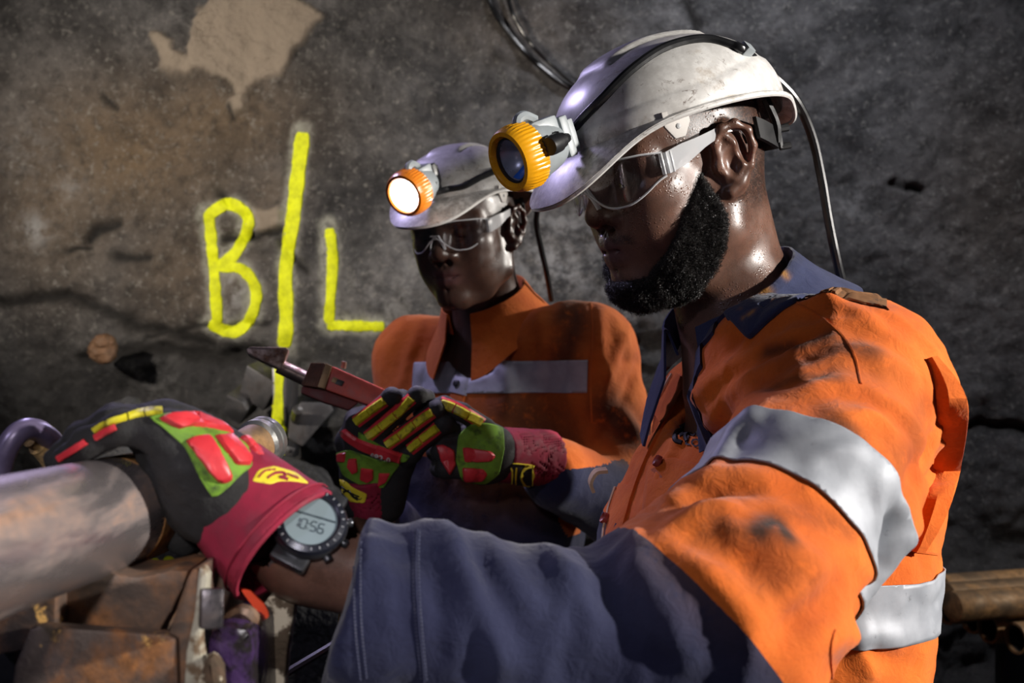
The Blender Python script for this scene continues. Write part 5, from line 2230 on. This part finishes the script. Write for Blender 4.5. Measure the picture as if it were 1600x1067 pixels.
def flat_patch(bvh, poly, h, m, parent, name, label=None, n=44, curve=False):
    mb = MB()
    v, f = pad(bvh, poly, h, ((1.0, -.3), (1.0, .6), (.97, 1.0), (.8, 1.0), (.6, 1.0), (.4, 1.0), (.2, 1.0), (0, 1.0)), n, curve)
    mb.add(v, f)
    return mb.build(name, m, parent, label=label)


def guard(bvh, segs, w, h, m, parent, name, label=None):
    """segmented finger guard: short raised blocks along a finger, each its own moulded piece joined as one part"""
    mb = MB()
    for seg in segs:
        v, f = strip(bvh, seg, w, h, 8)
        mb.add(v, f)
    return mb.build(name, m, parent, label=label)


# --- near glove, on the pipe
PIPE_END = at(228, 787, .711)
PIPE_D = unit(at(0, 852, .54) - PIPE_END)
PIPE_R = .0375
MCP = [at(262, 676, .640), at(258, 668, .662), at(256, 660, .684), at(262, 660, .706)]
PIPJ = [at(192, 668, .636), at(178, 660, .660), at(178, 656, .684), at(186, 658, .708)]
DIPJ = [at(138, 692, .640), at(126, 686, .662), at(128, 682, .686), at(140, 684, .710)]
TIP = [at(100, 718, .648), at(88, 718, .670), at(94, 712, .694), at(108, 708, .716)]
WG = at(400, 800, .668)


def glove1(P):
    d = None
    for i in range(4):
        e = chain(P, [MCP[i], PIPJ[i], DIPJ[i], TIP[i]], [.0118, .0104, .0094, .0082], .006)
        d = e if d is None else np.minimum(d, e)
        b_ = chain(P, [WG + V(0, (i - 1.5) * .012, 0), at(330, 735, .642 + i * .018), MCP[i]], [.026, .0175, .0128], .01)
        d = smin(d, b_, .012)
    d = smin(d, ell(P, at(318, 738, .672), (.050, .034, .026), frame(unit(at(400, 800, .67) - at(250, 670, .67)), V(0, 1, 0))[:, [2, 0, 1]]), .02)
    # heel of the hand and the thumb that passes under the pipe end
    d = smin(d, chain(P, [at(375, 800, .668), at(318, 790, .655), at(280, 735, .640)], [.026, .018, .010], .015), .02)
    th_ = chain(P, [at(368, 800, .70), at(322, 800, .715), at(290, 826, .705), at(286, 842, .69)], [.020, .0165, .0135, .0115], .012)
    d = smin(d, th_, .012)
    return d + .0006 * fbm(P * 160, 2)


def cuff1(P):
    a, b = at(352, 762, .672), at(448, 852, .655)
    ax = unit(b - a)
    q = P - a
    t_ = q @ ax
    L = np.linalg.norm(b - a)
    r = np.interp(t_, [-.01, 0, L * .5, L], [.0355, .037, .0405, .0450])
    perp = q - t_[:, None] * ax
    d = np.sqrt((perp ** 2).sum(1)) - r
    outer = np.maximum(d, np.maximum(-t_ - .004, t_ - L))
    inner = np.maximum(d + .0035, np.maximum(-t_ + .010, t_ - L - .01))
    return np.maximum(outer, -inner) + .0005 * fbm(P * 70, 2)


g1 = thing('glove', 'green, black and maroon impact glove on the nearer man, lying over the pipe end', 'glove', at(330, 760, .67))
vg, fg, bg = glove_mesh(glove1, at(260, 745, .675), V(.10, .09, .075), .0021)
# knitted back is green, palm and sides are black
ng = normals(vg, fg)
M['glove_skin1'] = M['glove_grey']
obj('hand', vg, fg, M['glove_black'], g1, label='black palm and fingers of the glove')
vc, fc, bc1 = glove_mesh(cuff1, at(405, 815, .66), V(.075, .075, .075), .0019)
obj('cuff', vc, fc, M['glove_maroon'], g1, label='maroon glove cuff')
cast.depth = .68
flat_patch(bg, [(232, 652), (268, 645), (310, 652), (352, 672), (392, 700), (418, 716), (380, 738), (346, 772), (332, 778), (312, 745), (290, 700), (262, 674)], .0016, M['glove_green'], g1, 'back_panel', 'lime green knit back of the glove')
patch(bg, [(290, 690), (298, 684), (325, 682), (333, 690), (362, 744), (362, 752), (347, 757), (338, 752)], .0052, M['glove_red'], g1, 'impact_pad', 'longest red impact pad on the back')
patch(bg, [(334, 684), (358, 682), (366, 690), (392, 722), (388, 729), (368, 728)], .0048, M['glove_red'], g1, 'impact_pad', 'middle red impact pad on the back')
patch(bg, [(374, 684), (382, 686), (412, 716), (408, 721), (396, 714)], .0046, M['glove_red'], g1, 'impact_pad', 'narrow red impact pad on the far edge')
patch(bg, [(248, 656), (262, 648), (310, 650), (352, 668), (366, 680), (330, 672), (292, 668), (280, 673)], .0050, M['glove_red'], g1, 'knuckle_guard', 'red knuckle guard')
cast.depth = .66
guard(bg, [[(172, 661), (186, 656), (198, 653)], [(200, 652), (214, 648), (226, 646)], [(228, 646), (242, 644), (254, 644)], [(150, 674), (160, 667), (168, 662)]], 4.2, .0032, M['glove_yellow'], g1, 'finger_guard', 'yellow segmented finger guard')
guard(bg, [[(151, 683), (166, 674), (181, 667)], [(94, 716), (114, 703), (135, 690)]], 5.0, .003, M['glove_red'], g1, 'finger_pad', 'red strips along the little finger')
cast.depth = .66
mb = MB()
v, f = pad(bc1, [(394, 752), (404, 734), (428, 728), (462, 738), (484, 756), (460, 752), (434, 752), (424, 757)], .0008, n=36)
mb.add(v, f)
badge = mb.build('badge', M['label_yellow'], g1, label='yellow printed badge on the cuff')
mb = MB()
for pts_, w in [([(404, 747), (414, 737), (430, 735)], 1.3), ([(418, 748), (428, 741), (442, 740), (446, 745), (436, 747), (450, 750)], 2.0), ([(448, 742), (458, 746), (466, 749)], 1.2)]:
    v, f = strip(bc1, pts_, w, .0015, 14)
    mb.add(v, f)
mb.build('printed_emblem', M['glove_maroon'], badge)
# double rim of the cuff, loop tag
a_, b_ = at(352, 762, .672), at(448, 852, .655)
axc = unit(b_ - a_)
Lc = np.linalg.norm(b_ - a_)
Rc = frame(axc)
for t_, r_, nm_ in ((Lc, .0432, 'cuff_binding'), (Lc - .008, .0448, 'cuff_seam')):
    an = np.linspace(0, 2 * np.pi, 50)
    ring = a_ + axc * t_ + (Rc[:, 0][None] * np.cos(an)[:, None] + Rc[:, 1][None] * np.sin(an)[:, None]) * r_
    mb = MB()
    mb.tube(ring, .0022 if nm_ == 'cuff_binding' else .0009, 6, False)
    mb.build(nm_, M['glove_maroon'], g1)
mb = MB()
rs = [np.array([at(x0, y0, .640), at(x1, y1, .640)]) for x0, y0, x1, y1 in [(376, 918, 392, 922), (384, 930, 404, 934), (396, 946, 413, 942), (408, 960, 420, 955), (417, 966, 421, 962)]]
v, f = loft(rs, closed=False)
v, f = solidify(v, f, .0018)
mb.add(v, f)
mb.build('pull_tab', M['tag_orange'], g1, label='fluorescent orange pull tab')

# --- watch
WC = at(478, 858, .668)
wax = unit(WR1 - EL1)
wax = unit(at(420, 826, .668) - at(540, 888, .664))
wn = unit(V(-.06, -.70, .70))
wn = unit(wn - wax * (wn @ wax))
wt = np.cross(wn, wax)
RW = np.stack([wax, wt, wn], 1)        # along the arm, round the wrist, out of the dial
wt_ = thing('wrist_watch', 'black digital wristwatch on the nearer man, between glove and sleeve', 'watch', WC)
cw = WC + wn * .0335
mb = MB()
mb.lathe([(.012, -.006), (.0215, -.005), (.0238, -.001), (.0242, .004), (.0228, .0075), (.0205, .008)], cw, wn, 48, wax)
mb.box(cw + RW @ V(0, .024, -.002), (.024, .012, .008), RW, .002)
mb.box(cw + RW @ V(0, -.024, -.002), (.024, .012, .008), RW, .002)
mb.build('case', M['watch_case'], wt_)
mb = MB()
mb.lathe([(.0165, .0075), (.0172, .0095), (.0186, .0105), (.0222, .0092), (.0233, .0065), (.0225, .006)], cw, wn, 60, wax)
bz_ = mb.build('bezel', M['watch_bezel'], wt_)
for k in range(24):
    a = k * np.pi / 12
    mb = MB()
    mb.box(cw + RW @ V(.0205 * np.cos(a), .0205 * np.sin(a), .0101), (.0016, .0008, .0006), RW @ np.array([[np.cos(a), -np.sin(a), 0], [np.sin(a), np.cos(a), 0], [0, 0, 1]]))
    mb.build('bezel_mark', M['steel_dot'], bz_, smooth=False)
mb = MB()
mb.lathe([(.0168, .0070), (.0168, .0083), (.001, .0085)], cw, wn, 40, wax)
dial = mb.build('display', M['lcd'], wt_, label='grey liquid crystal display')
SEG = {'0': 'abcdef', '1': 'bc', '4': 'bcfg', '5': 'acdfg', '6': 'acdefg'}
GEO = {'a': (0, 1, 1, 0), 'b': (.5, .5, 0, 1), 'c': (.5, -.5, 0, 1), 'd': (0, -1, 1, 0), 'e': (-.5, -.5, 0, 1), 'f': (-.5, .5, 0, 1), 'g': (0, 0, 1, 0)}
# readable from the wearer's side: up on the dial points to the far side of the arm
ux = unit(at(540, 815, .66) - at(440, 790, .66))
ux = unit(ux - wn * (ux @ wn))
uy = np.cross(wn, ux)
RD = np.stack([ux, uy, wn], 1)
mb = MB()
for n_, (ch, x0) in enumerate(zip('1056', (-.0085, -.0035, .0028, .0078))):
    for sname in SEG[ch]:
        gx, gy, hx, hy = GEO[sname]
        mb.box(cw + RD @ V(x0 + gx * .0036, -.0035 + gy * .0033, .0086), (.0030 if hx else .0008, .0026 if hy else .0008, .0003), RD)
for dy in (-.0018, .0018):
    mb.box(cw + RD @ V(-.0004, -.0035 + dy - .0008, .0086), (.0007, .0007, .0003), RD)
mb.build('digits', M['lcd_dark'], dial, smooth=False, label='time digits 10:56')
mb = MB()
mb.box(cw + RD @ V(0, .0035, .0087), (.031, .0012, .0004), RD)
mb.build('display_bar', M['lcd_dark'], dial, smooth=False)
for k, (a, b) in enumerate([(.6, 0), (-.6, 0), (.0, 0)]):
    mb = MB()
    d_ = RW @ V(-np.cos(a), np.sin(a), 0)
    mb.lathe([(.0028, 0), (.0030, .003), (.0024, .0042), (.001, .0044)], cw + d_ * .0232 + wn * .001, d_, 14)
    mb.build('push_button', M['watch_case'], wt_)
an = np.linspace(np.radians(22), np.radians(338), 70)
rs = []
for a in an:
    d_ = wn * np.cos(a) + wt * np.sin(a)
    c = WC + d_ * (.0325 + .0012 * np.cos(2 * a))
    w_ = .0115
    rs.append(np.array([c + wax * w_ + d_ * .0025, c - wax * w_ + d_ * .0025, c - wax * w_ - d_ * .0012, c + wax * w_ - d_ * .0012]))
v, f = loft(rs, True, True)
mb = MB()
mb.add(v, f)
strap = mb.build('strap', M['watch_strap'], wt_)
for a in np.radians([-52, -64, -76, -88]):
    d_ = wn * np.cos(a) + wt * np.sin(a)
    mb = MB()
    t2_ = np.cross(wax, d_)
    mb.box(WC + d_ * .0357, (.0015, .014, .0006), np.stack([t2_, wax, d_], 1), .0002)
    mb.build('strap_slot', M['dark'], strap)
a = np.radians(-112)
d_ = wn * np.cos(a) + wt * np.sin(a)
mb = MB()
mb.box(WC + d_ * .0362, (.003, .027, .003), np.stack([np.cross(wax, d_), wax, d_], 1), .0012)
mb.build('buckle', M['watch_case'], wt_)

# --- red wrench held by the man behind
WY = 1.40
w0, w1 = at(415, 560, WY), at(640, 655, WY + .02)
wd = unit(w1 - w0)
wview = unit(V(0, -1, .25) - wd * (V(0, -1, .25) @ wd))
wup = np.cross(wview, wd)
wup = wup if wup[2] > 0 else -wup
RWr = np.stack([wd, wup, np.cross(wd, wup)], 1)
wr_ = thing('pipe_wrench', 'red handled pipe wrench with a rusty steel jaw, held in both gloves', 'wrench', w0)


def wl(px, py):
    p = at(px, py, WY)
    q = (p - w0) @ RWr
    return (q[0], q[1])


def wprism(poly, depth, zoff, name, m, bevel=.0015, label=None):
    q = [wl(*p) for p in poly]
    ar = sum(q[i][0] * q[(i + 1) % len(q)][1] - q[(i + 1) % len(q)][0] * q[i][1] for i in range(len(q)))
    if ar < 0:
        q = q[::-1]
    mb = MB()
    mb.prism(q, w0 + RWr[:, 2] * zoff, RWr, depth, bevel)
    return mb.build(name, m, wr_, label=label)


zs_ = -1 if RWr[1, 2] > 0 else 1
wprism([(386, 548), (392, 544), (447, 543), (452, 547), (446, 564), (440, 580), (428, 574), (410, 566), (388, 556)], .026, 0, 'hook_jaw', M['wrench_steel'], .003, 'rusty steel hook jaw')
mb = MB()
mb.tube([at(436, 572, WY), at(482, 594, WY + .004)], .0105, 14)
mb.build('shank', M['wrench_steel'], wr_, label='worn steel shank')
wprism([(486, 569), (509, 568), (496, 606), (472, 603)], .030, 0, 'heel_jaw', M['wrench_steel'], .001)
for k in range(9):
    t_ = k / 8
    x0, y0 = 487 + 20 * t_, 567.5
    x1, y1 = 472 + 22 * t_, 603 + 3 * t_
    mb = MB()
    a, b = wl(x0, y0), wl(x1, y1)
    pa = w0 + RWr @ V(a[0], a[1], zs_ * .0155)
    pb = w0 + RWr @ V(b[0], b[1], zs_ * .0155)
    mb.tube([pa, pb], .0011, 4)
    mb.build('jaw_tooth', M['wrench_steel'], wr_, smooth=False)
wprism([(509, 568), (519, 572), (508, 609), (496, 606)], .032, 0, 'jaw_collar', M['wrench_brass'], .001, 'worn bare metal collar')
wprism([(519, 571), (600, 606), (640, 632), (632, 668), (580, 634), (508, 609)], .026, 0, 'handle', M['wrench_red'], .003, 'red painted handle')
wprism([(472, 604), (508, 610), (560, 628), (545, 640), (505, 628), (470, 614)], .020, -zs_ * .004, 'frame', plain('wrench_dark_red', (0.16, 0.03, 0.025), 0.6, bump=.3), .002, 'dark red underside of the wrench frame')
wprism([(527, 592), (538, 596), (534, 604), (523, 600)], .030, 0, 'slot', M['dark'], .0005)
wprism([(521, 589), (529, 592), (525, 600), (517, 597)], .030, 0, 'slot_pin', M['wrench_brass'], .0005)
mb = MB()
mb.tube([at(536, 575, WY + .02), at(538, 565, WY + .02)], .004, 8)
mb.build('spring', M['wrench_steel'], wr_)

# --- right glove of the man behind
R = {}
mcp = [at(556, 668, 1.415), at(578, 686, 1.41), at(605, 700, 1.41), at(640, 708, 1.415)]
pip = [at(612, 620, 1.372), at(652, 618, 1.372), at(682, 640, 1.374), at(694, 662, 1.378)]
dip = [at(628, 622, 1.405), at(666, 622, 1.40), at(696, 646, 1.40), at(706, 668, 1.402)]
tip = [at(622, 642, 1.425), at(656, 644, 1.42), at(686, 664, 1.42), at(696, 684, 1.42)]
w2 = at(583, 785, 1.47)


def glove2(P):
    d = None
    for i in range(4):
        e = chain(P, [mcp[i], pip[i], dip[i], tip[i]], [.0135, .0125, .0115, .0105], .006)
        d = e if d is None else np.minimum(d, e)
        d = smin(d, chain(P, [w2 + V((i - 1.5) * .012, 0, 0), at(560 + 22 * i, 722, 1.44), mcp[i]], [.030, .020, .015], .01), .012)
    d = smin(d, chain(P, [at(555, 740, 1.46), at(545, 690, 1.45), at(556, 655, 1.44), at(585, 640, 1.435)], [.022, .018, .014, .012], .01), .014)
    return d


g2 = thing('glove', 'red and green impact glove gripping the red wrench, fingers pointing up', 'glove', at(595, 720, 1.44))
vg, fg, bg = glove_mesh(glove2, at(615, 700, 1.43), V(.10, .08, .115), .0028)
obj('hand', vg, fg, M['glove_black'], g2, label='black fabric hand of the glove')
cast.depth = 1.43
flat_patch(bg, [(560, 674), (585, 690), (612, 704), (642, 712), (634, 722), (600, 716), (560, 694)], .0022, M['glove_green'], g2, 'back_panel', 'green knit between knuckles and guard')
flat_patch(bg, [(524, 708), (545, 702), (590, 718), (626, 724), (612, 742), (600, 762), (570, 762), (536, 742)], .0022, M['glove_green'], g2, 'back_panel', 'green knit back of the glove')
mb = MB()
v, f = strip(bg, [(537, 674), (556, 690), (590, 704), (628, 716)], [5, 7, 8.5, 7.5], .006, 26)
mb.add(v, f)
kg = mb.build('knuckle_guard', M['glove_red'], g2, label='red knuckle guard bar')
text_on(bvh_of(v, f), '882-0', 577, 716, 14, .26, M['white_print'], kg, 'printed_lettering', .0015, 0, 'white printed characters', 1.0)
for poly in ([(530, 708), (542, 706), (540, 722), (531, 722)], [(546, 716), (558, 715), (560, 736), (552, 740), (544, 728)], [(564, 730), (584, 732), (584, 748), (574, 754), (562, 748)], [(592, 738), (610, 738), (604, 752), (590, 760)]):
    patch(bg, poly, .006, M['glove_red'], g2, 'impact_pad')
for segs in ([[(556, 660), (566, 652), (577, 644)], [(578, 643), (590, 634), (601, 626)]],
             [[(574, 683), (584, 676), (594, 668)], [(596, 667), (607, 658), (618, 649)], [(620, 648), (632, 636), (644, 622)]],
             [[(604, 696), (614, 689), (624, 682)], [(626, 681), (637, 672), (648, 663)], [(650, 662), (663, 652), (676, 644)]],
             [[(640, 703), (649, 695), (658, 688)], [(660, 686), (672, 677), (684, 668)]]):
    a0, a1 = segs[0][0], segs[-1][-1]
    guard(bg, [[a0, ((a0[0] + a1[0]) / 2, (a0[1] + a1[1]) / 2), a1]], 9.5, .0018, M['glove_red'], g2, 'finger_back', 'dark red finger back')
    guard(bg, segs, 5.6, .0048, M['glove_yellow'], g2, 'finger_guard', 'yellow segmented finger guard')


def cuff_sdf(a, b, r0, r1):
    ax = unit(b - a)
    L = np.linalg.norm(b - a)

    def fn(P):
        q = P - a
        t_ = q @ ax
        r = np.interp(t_, [0, L], [r0, r1])
        d = np.sqrt(((q - t_[:, None] * ax) ** 2).sum(1)) - r
        return np.maximum(np.maximum(d, np.maximum(-t_ - .003, t_ - L)), -np.maximum(d + .004, np.maximum(-t_ + .012, t_ - L - .01))) + .0006 * fbm(P * 60, 2)
    return fn


a, b = at(574, 742, 1.455), at(582, 792, 1.475)
v, f = mesh_sdf(cuff_sdf(a, b, .0385, .039), (a + b) / 2 - .075, (a + b) / 2 + .075, .003)
obj('cuff', v, f, M['glove_maroon'], g2, label='maroon glove cuff')
bcf = bvh_of(v, f)
bd = flat_patch(bcf, [(526, 748), (536, 750), (556, 764), (574, 772), (570, 786), (548, 784), (530, 766)], .0018, M['label_yellow'], g2, 'badge', 'yellow printed badge on the cuff', 30)
mb = MB()
for pts_, w in [([(532, 757), (545, 767), (562, 775)], 1.2), ([(538, 768), (546, 766), (552, 774), (560, 780)], 1.8), ([(556, 776), (562, 779), (566, 778)], 1.4)]:
    v, f = strip(bcf, pts_, w, .003, 12)
    mb.add(v, f)
mb.build('printed_emblem', M['dark'], bd)

# --- left glove of the man behind
lm = [at(752, 664, 1.405), at(700, 690, 1.405), at(694, 715, 1.41), at(700, 742, 1.42)]
w3 = at(808, 712, 1.465)


def glove3(P):
    d = smin(ell(P, at(748, 706, 1.425), (.046, .026, .044)), cap(P, at(770, 710, 1.44), w3, .034, .032), .03)
    fi = chain(P, [at(758, 668, 1.41), at(722, 644, 1.385), at(694, 632, 1.385), at(676, 634, 1.40)], [.0145, .0125, .0115, .010], .006)
    d = smin(d, fi, .01)
    for k, (x, y) in enumerate([(700, 684), (696, 708), (702, 734)]):
        e = chain(P, [at(x + 28, y, 1.405), at(x - 6, y - 2, 1.40), at(x - 16, y - 2, 1.43), at(x + 2, y, 1.45)], [.0145, .0135, .012, .011], .006)
        d = smin(d, e, .006)
    th_ = chain(P, [at(770, 690, 1.455), at(735, 672, 1.465), at(705, 665, 1.46)], [.018, .015, .012], .01)
    return smin(d, th_, .01)


g3 = thing('glove', 'green impact glove with red pads, reaching in from the right with one finger out', 'glove', at(745, 705, 1.43))
vg, fg, bg = glove_mesh(glove3, at(745, 695, 1.43), V(.10, .09, .085), .0028)
obj('hand', vg, fg, M['glove_black'], g3, label='black fabric hand of the glove')
cast.depth = 1.43
flat_patch(bg, [(716, 680), (736, 662), (758, 660), (786, 668), (788, 700), (780, 740), (760, 756), (722, 754), (712, 720)], .0022, M['glove_green'], g3, 'back_panel', 'green knit back of the glove')
patch(bg, [(722, 700), (730, 699), (768, 705), (775, 712), (768, 721), (726, 723)], .0058, M['glove_red'], g3, 'impact_pad', 'upper red impact pad')
patch(bg, [(722, 731), (756, 732), (762, 740), (756, 750), (724, 750)], .0055, M['glove_red'], g3, 'impact_pad', 'lower red impact pad')
patch(bg, [(682, 696), (692, 694), (710, 704), (712, 728), (702, 742), (690, 722)], .0055, M['glove_red'], g3, 'knuckle_guard', 'red knuckle guard')
guard(bg, [[(690, 631), (700, 634), (709, 638)], [(711, 639), (720, 643), (729, 648)], [(731, 649), (741, 654), (751, 660)]], 6.5, .0045, M['glove_yellow'], g3, 'finger_guard', 'yellow segmented finger guard')
guard(bg, [[(688, 628), (718, 640), (754, 662)]], 9, .0016, M['glove_red'], g3, 'finger_back', 'dark red finger back')
a, b = at(780, 710, 1.445), at(856, 716, 1.505)
v, f = mesh_sdf(cuff_sdf(a, b, .040, .043), (a + b) / 2 - .095, (a + b) / 2 + .095, .0032)
obj('cuff', v, f, M['glove_maroon'], g3, label='maroon glove cuff in shadow')
bcf = bvh_of(v, f)
bd = flat_patch(bcf, [(800, 724), (832, 727), (832, 764), (800, 760)], .002, M['glove_black'], g3, 'badge', 'black square badge with yellow outline', 28)
mb = MB()
for pts_, w in [([(800, 724), (816, 725), (832, 727)], .9), ([(832, 727), (832, 745), (832, 763)], .9), ([(800, 724), (800, 742), (800, 760)], .9), ([(829, 729), (818, 733), (814, 745), (820, 757), (828, 760)], 2.2), ([(806, 730), (805, 745), (806, 757)], 1.5)]:
    v, f = strip(bcf, pts_, w, .003, 12)
    mb.add(v, f)
mb.build('printed_emblem', M['label_yellow'], bd)
# ------------------------------------------------------------ drill pipe and clamp in the foreground
pp = thing('drill_pipe', 'thick rust-streaked steel pipe running towards the camera at lower left', 'pipe', PIPE_END)
e0 = PIPE_END
mb = MB()
prof = [(PIPE_R * .80, .049), (PIPE_R * .80, -.001), (PIPE_R * .96, -.0015), (PIPE_R, .002), (PIPE_R * 1.005, .050)]
mb.lathe(prof, e0, PIPE_D, 64)
mb.build('end_collar', M['pipe_rust'], pp, label='rusty collar at the far pipe end')
mb = MB()
mb.lathe([(PIPE_R * .985, .047), (PIPE_R * .997, .050), (PIPE_R, .06), (PIPE_R, .62), (PIPE_R * .8, .62)], e0, PIPE_D, 64)
mb.build('tube', M['pipe'], pp)
mb = MB()
mb.lathe([(PIPE_R * .81, .0), (PIPE_R * .79, .05), (.001, .055)], e0, PIPE_D, 32)
mb.build('bore', M['dark'], pp)

rd = thing('rod_joint', 'ribbed steel rod end poking out behind the glove knuckles', 'rod', at(400, 692, .86))
c_ = at(402, 694, .86)
ax_ = unit(c_ - PIPE_END)
mb = MB()
mb.lathe([(.0175, -.165), (.018, -.02), (.019, .0)], c_, ax_, 32)
mb.build('shaft', M['rod_rust'], rd)
mb = MB()
mb.lathe([(.019, -.004), (.0215, -.001), (.0215, .006), (.020, .007), (.0215, .0085), (.0215, .014), (.0195, .016), (.012, .0165)], c_, ax_, 36)
mb.build('threaded_end', M['rod'], rd, label='bright ribbed steel end')

lp = thing('lifting_loop', 'bent steel loop with worn purple paint behind the pipe at the left edge', 'loop', at(20, 740, .70))
mb = MB()
mb.tube(smooth_path([at(-6, 790, .70), at(-2, 745, .70), at(10, 702, .70), at(32, 674, .705), at(58, 672, .72), at(82, 690, .74), at(98, 716, .755), at(112, 745, .77), at(120, 780, .78)], 60), .0080, 14)
mb.build('bar', M['loop'], lp)
mb = MB()
mb.tube(smooth_path([at(46, 688, .725), at(62, 698, .735), at(78, 716, .74), at(88, 742, .745), at(92, 770, .75)], 30), [.005] * 6 + [.0075] * 18 + [.0085] * 6, 12)
mb.build('worn_patch', M['loop_rust'], lp, label='rusty worn inner side of the loop')

cl = thing('rod_clamp', 'rusty steel clamp with a curved jaw below the pipe, chipped paint on its side plates', 'clamp', at(230, 1000, .60))


def part(name, poly, Y, depth, m, bevel=.002, tilt=None, label=None):
    mb = MB()
    slab(mb, poly, Y, depth, bevel, tilt)
    return mb.build(name, m, cl, label=label)


part('front_plate', [(45, 982), (60, 978), (262, 992), (276, 998), (280, 1130), (10, 1130), (22, 1040)], .585, .012, M['rust'], .003, None, 'rusty front plate with flaking orange paint')
part('side_plate', [(262, 992), (276, 950), (292, 905), (300, 890), (310, 888), (306, 960), (294, 1010), (284, 1130), (268, 1130)], .590, .035, M['rust_smooth'], .002)
part('side_plate_edge', [(310, 888), (317, 887), (324, 900), (322, 930), (316, 960), (312, 1000), (318, 1040), (322, 1130), (284, 1130), (290, 1020), (303, 960)], .583, .010, M['pale_edge_metal'], .002, None, 'cream painted edge of the side plate')
# curved jaw: a saddle block whose top follows the pipe
jaw_top = [(88, 905), (110, 893), (140, 884), (160, 884), (175, 896), (195, 900), (220, 901), (245, 896), (266, 890), (296, 890)]
part('jaw', jaw_top + [(285, 920), (268, 955), (250, 985), (236, 1010), (95, 1010)], .615, .050, M['rust_smooth'], .004, None, 'curved rusty jaw')
part('left_post', [(-30, 930), (60, 915), (88, 905), (86, 985), (60, 1010), (20, 1020), (-30, 1030)], .60, .04, M['rust'], .004)
part('foot_block', [(-40, 1018), (24, 1010), (24, 1130), (-40, 1130)], .62, .05, M['dark'], .004)
bt = MB()
axb = unit(V(.35, -.90, .20))
cb = at(330, 950, .572)
bt.box(cb, (.0125, .0225, .018), frame(axb, V(.05, 0, 1)), .002)
b_ = bt.build('bolt_head', M['dark_iron'], cl, label='square dark bolt head')
part('purple_block', [(326, 985), (345, 975), (385, 982), (394, 1000), (398, 1130), (318, 1130), (316, 1040)], .60, .06, M['purple_paint'], .006, None, 'glossy purple painted block')
part('weld_scar', [(318, 1030), (332, 1022), (346, 1046), (348, 1080), (352, 1130), (312, 1130), (308, 1062)], .578, .012, M['chipped'], .005, None, 'flaked pale and bare metal scar')
part('rear_plate', [(398, 960), (420, 932), (462, 922), (458, 962), (448, 1020), (440, 1130), (392, 1130), (396, 1040)], .655, .014, M['chipped'], .002, None, 'side plate with peeling cream paint')
part('cross_beam', [(268, 888), (300, 852), (362, 846), (420, 862), (466, 900), (464, 938), (410, 950), (360, 970), (326, 985), (310, 930)], .70, .10, M['rust_smooth'], .004, None, 'reddish brown cross beam')
mb = MB()
mb.tube(smooth_path([at(340, 990, .625), at(372, 958, .62), at(392, 962, .62), at(398, 990, .63), at(396, 1020, .64)], 16), .005, 8)
mb.build('bent_lip', M['rust_smooth'], cl)
# stand under the clamp down to the floor
mb = MB()
mb.box(at(220, 1130, .64) * V(1, 1, 0) + V(0, 0, .57), (.16, .12, 1.12), None, .01)
mb.build('stand', M['dark'], cl)

wi = MB()
wi.tube(smooth_path([at(532, 940, .95), at(530, 975, .96), at(525, 1010, .98), at(522, 1090, 1.0)], 20), .0016, 6)
o = wi.build('hanging_wire', M['wrench_brass'])
tag(o, 'thin brown wire hanging below the watch wrist', 'wire')
wi = MB()
wi.tube(smooth_path([at(440, 1056, 1.05), at(500, 1020, 1.08), at(560, 985, 1.12), at(640, 950, 1.2)], 20), .0045, 8)
o = wi.build('steel_rod', M['plate_grey'])
tag(o, 'thin grey rod slanting up behind the sleeve at the bottom', 'rod')
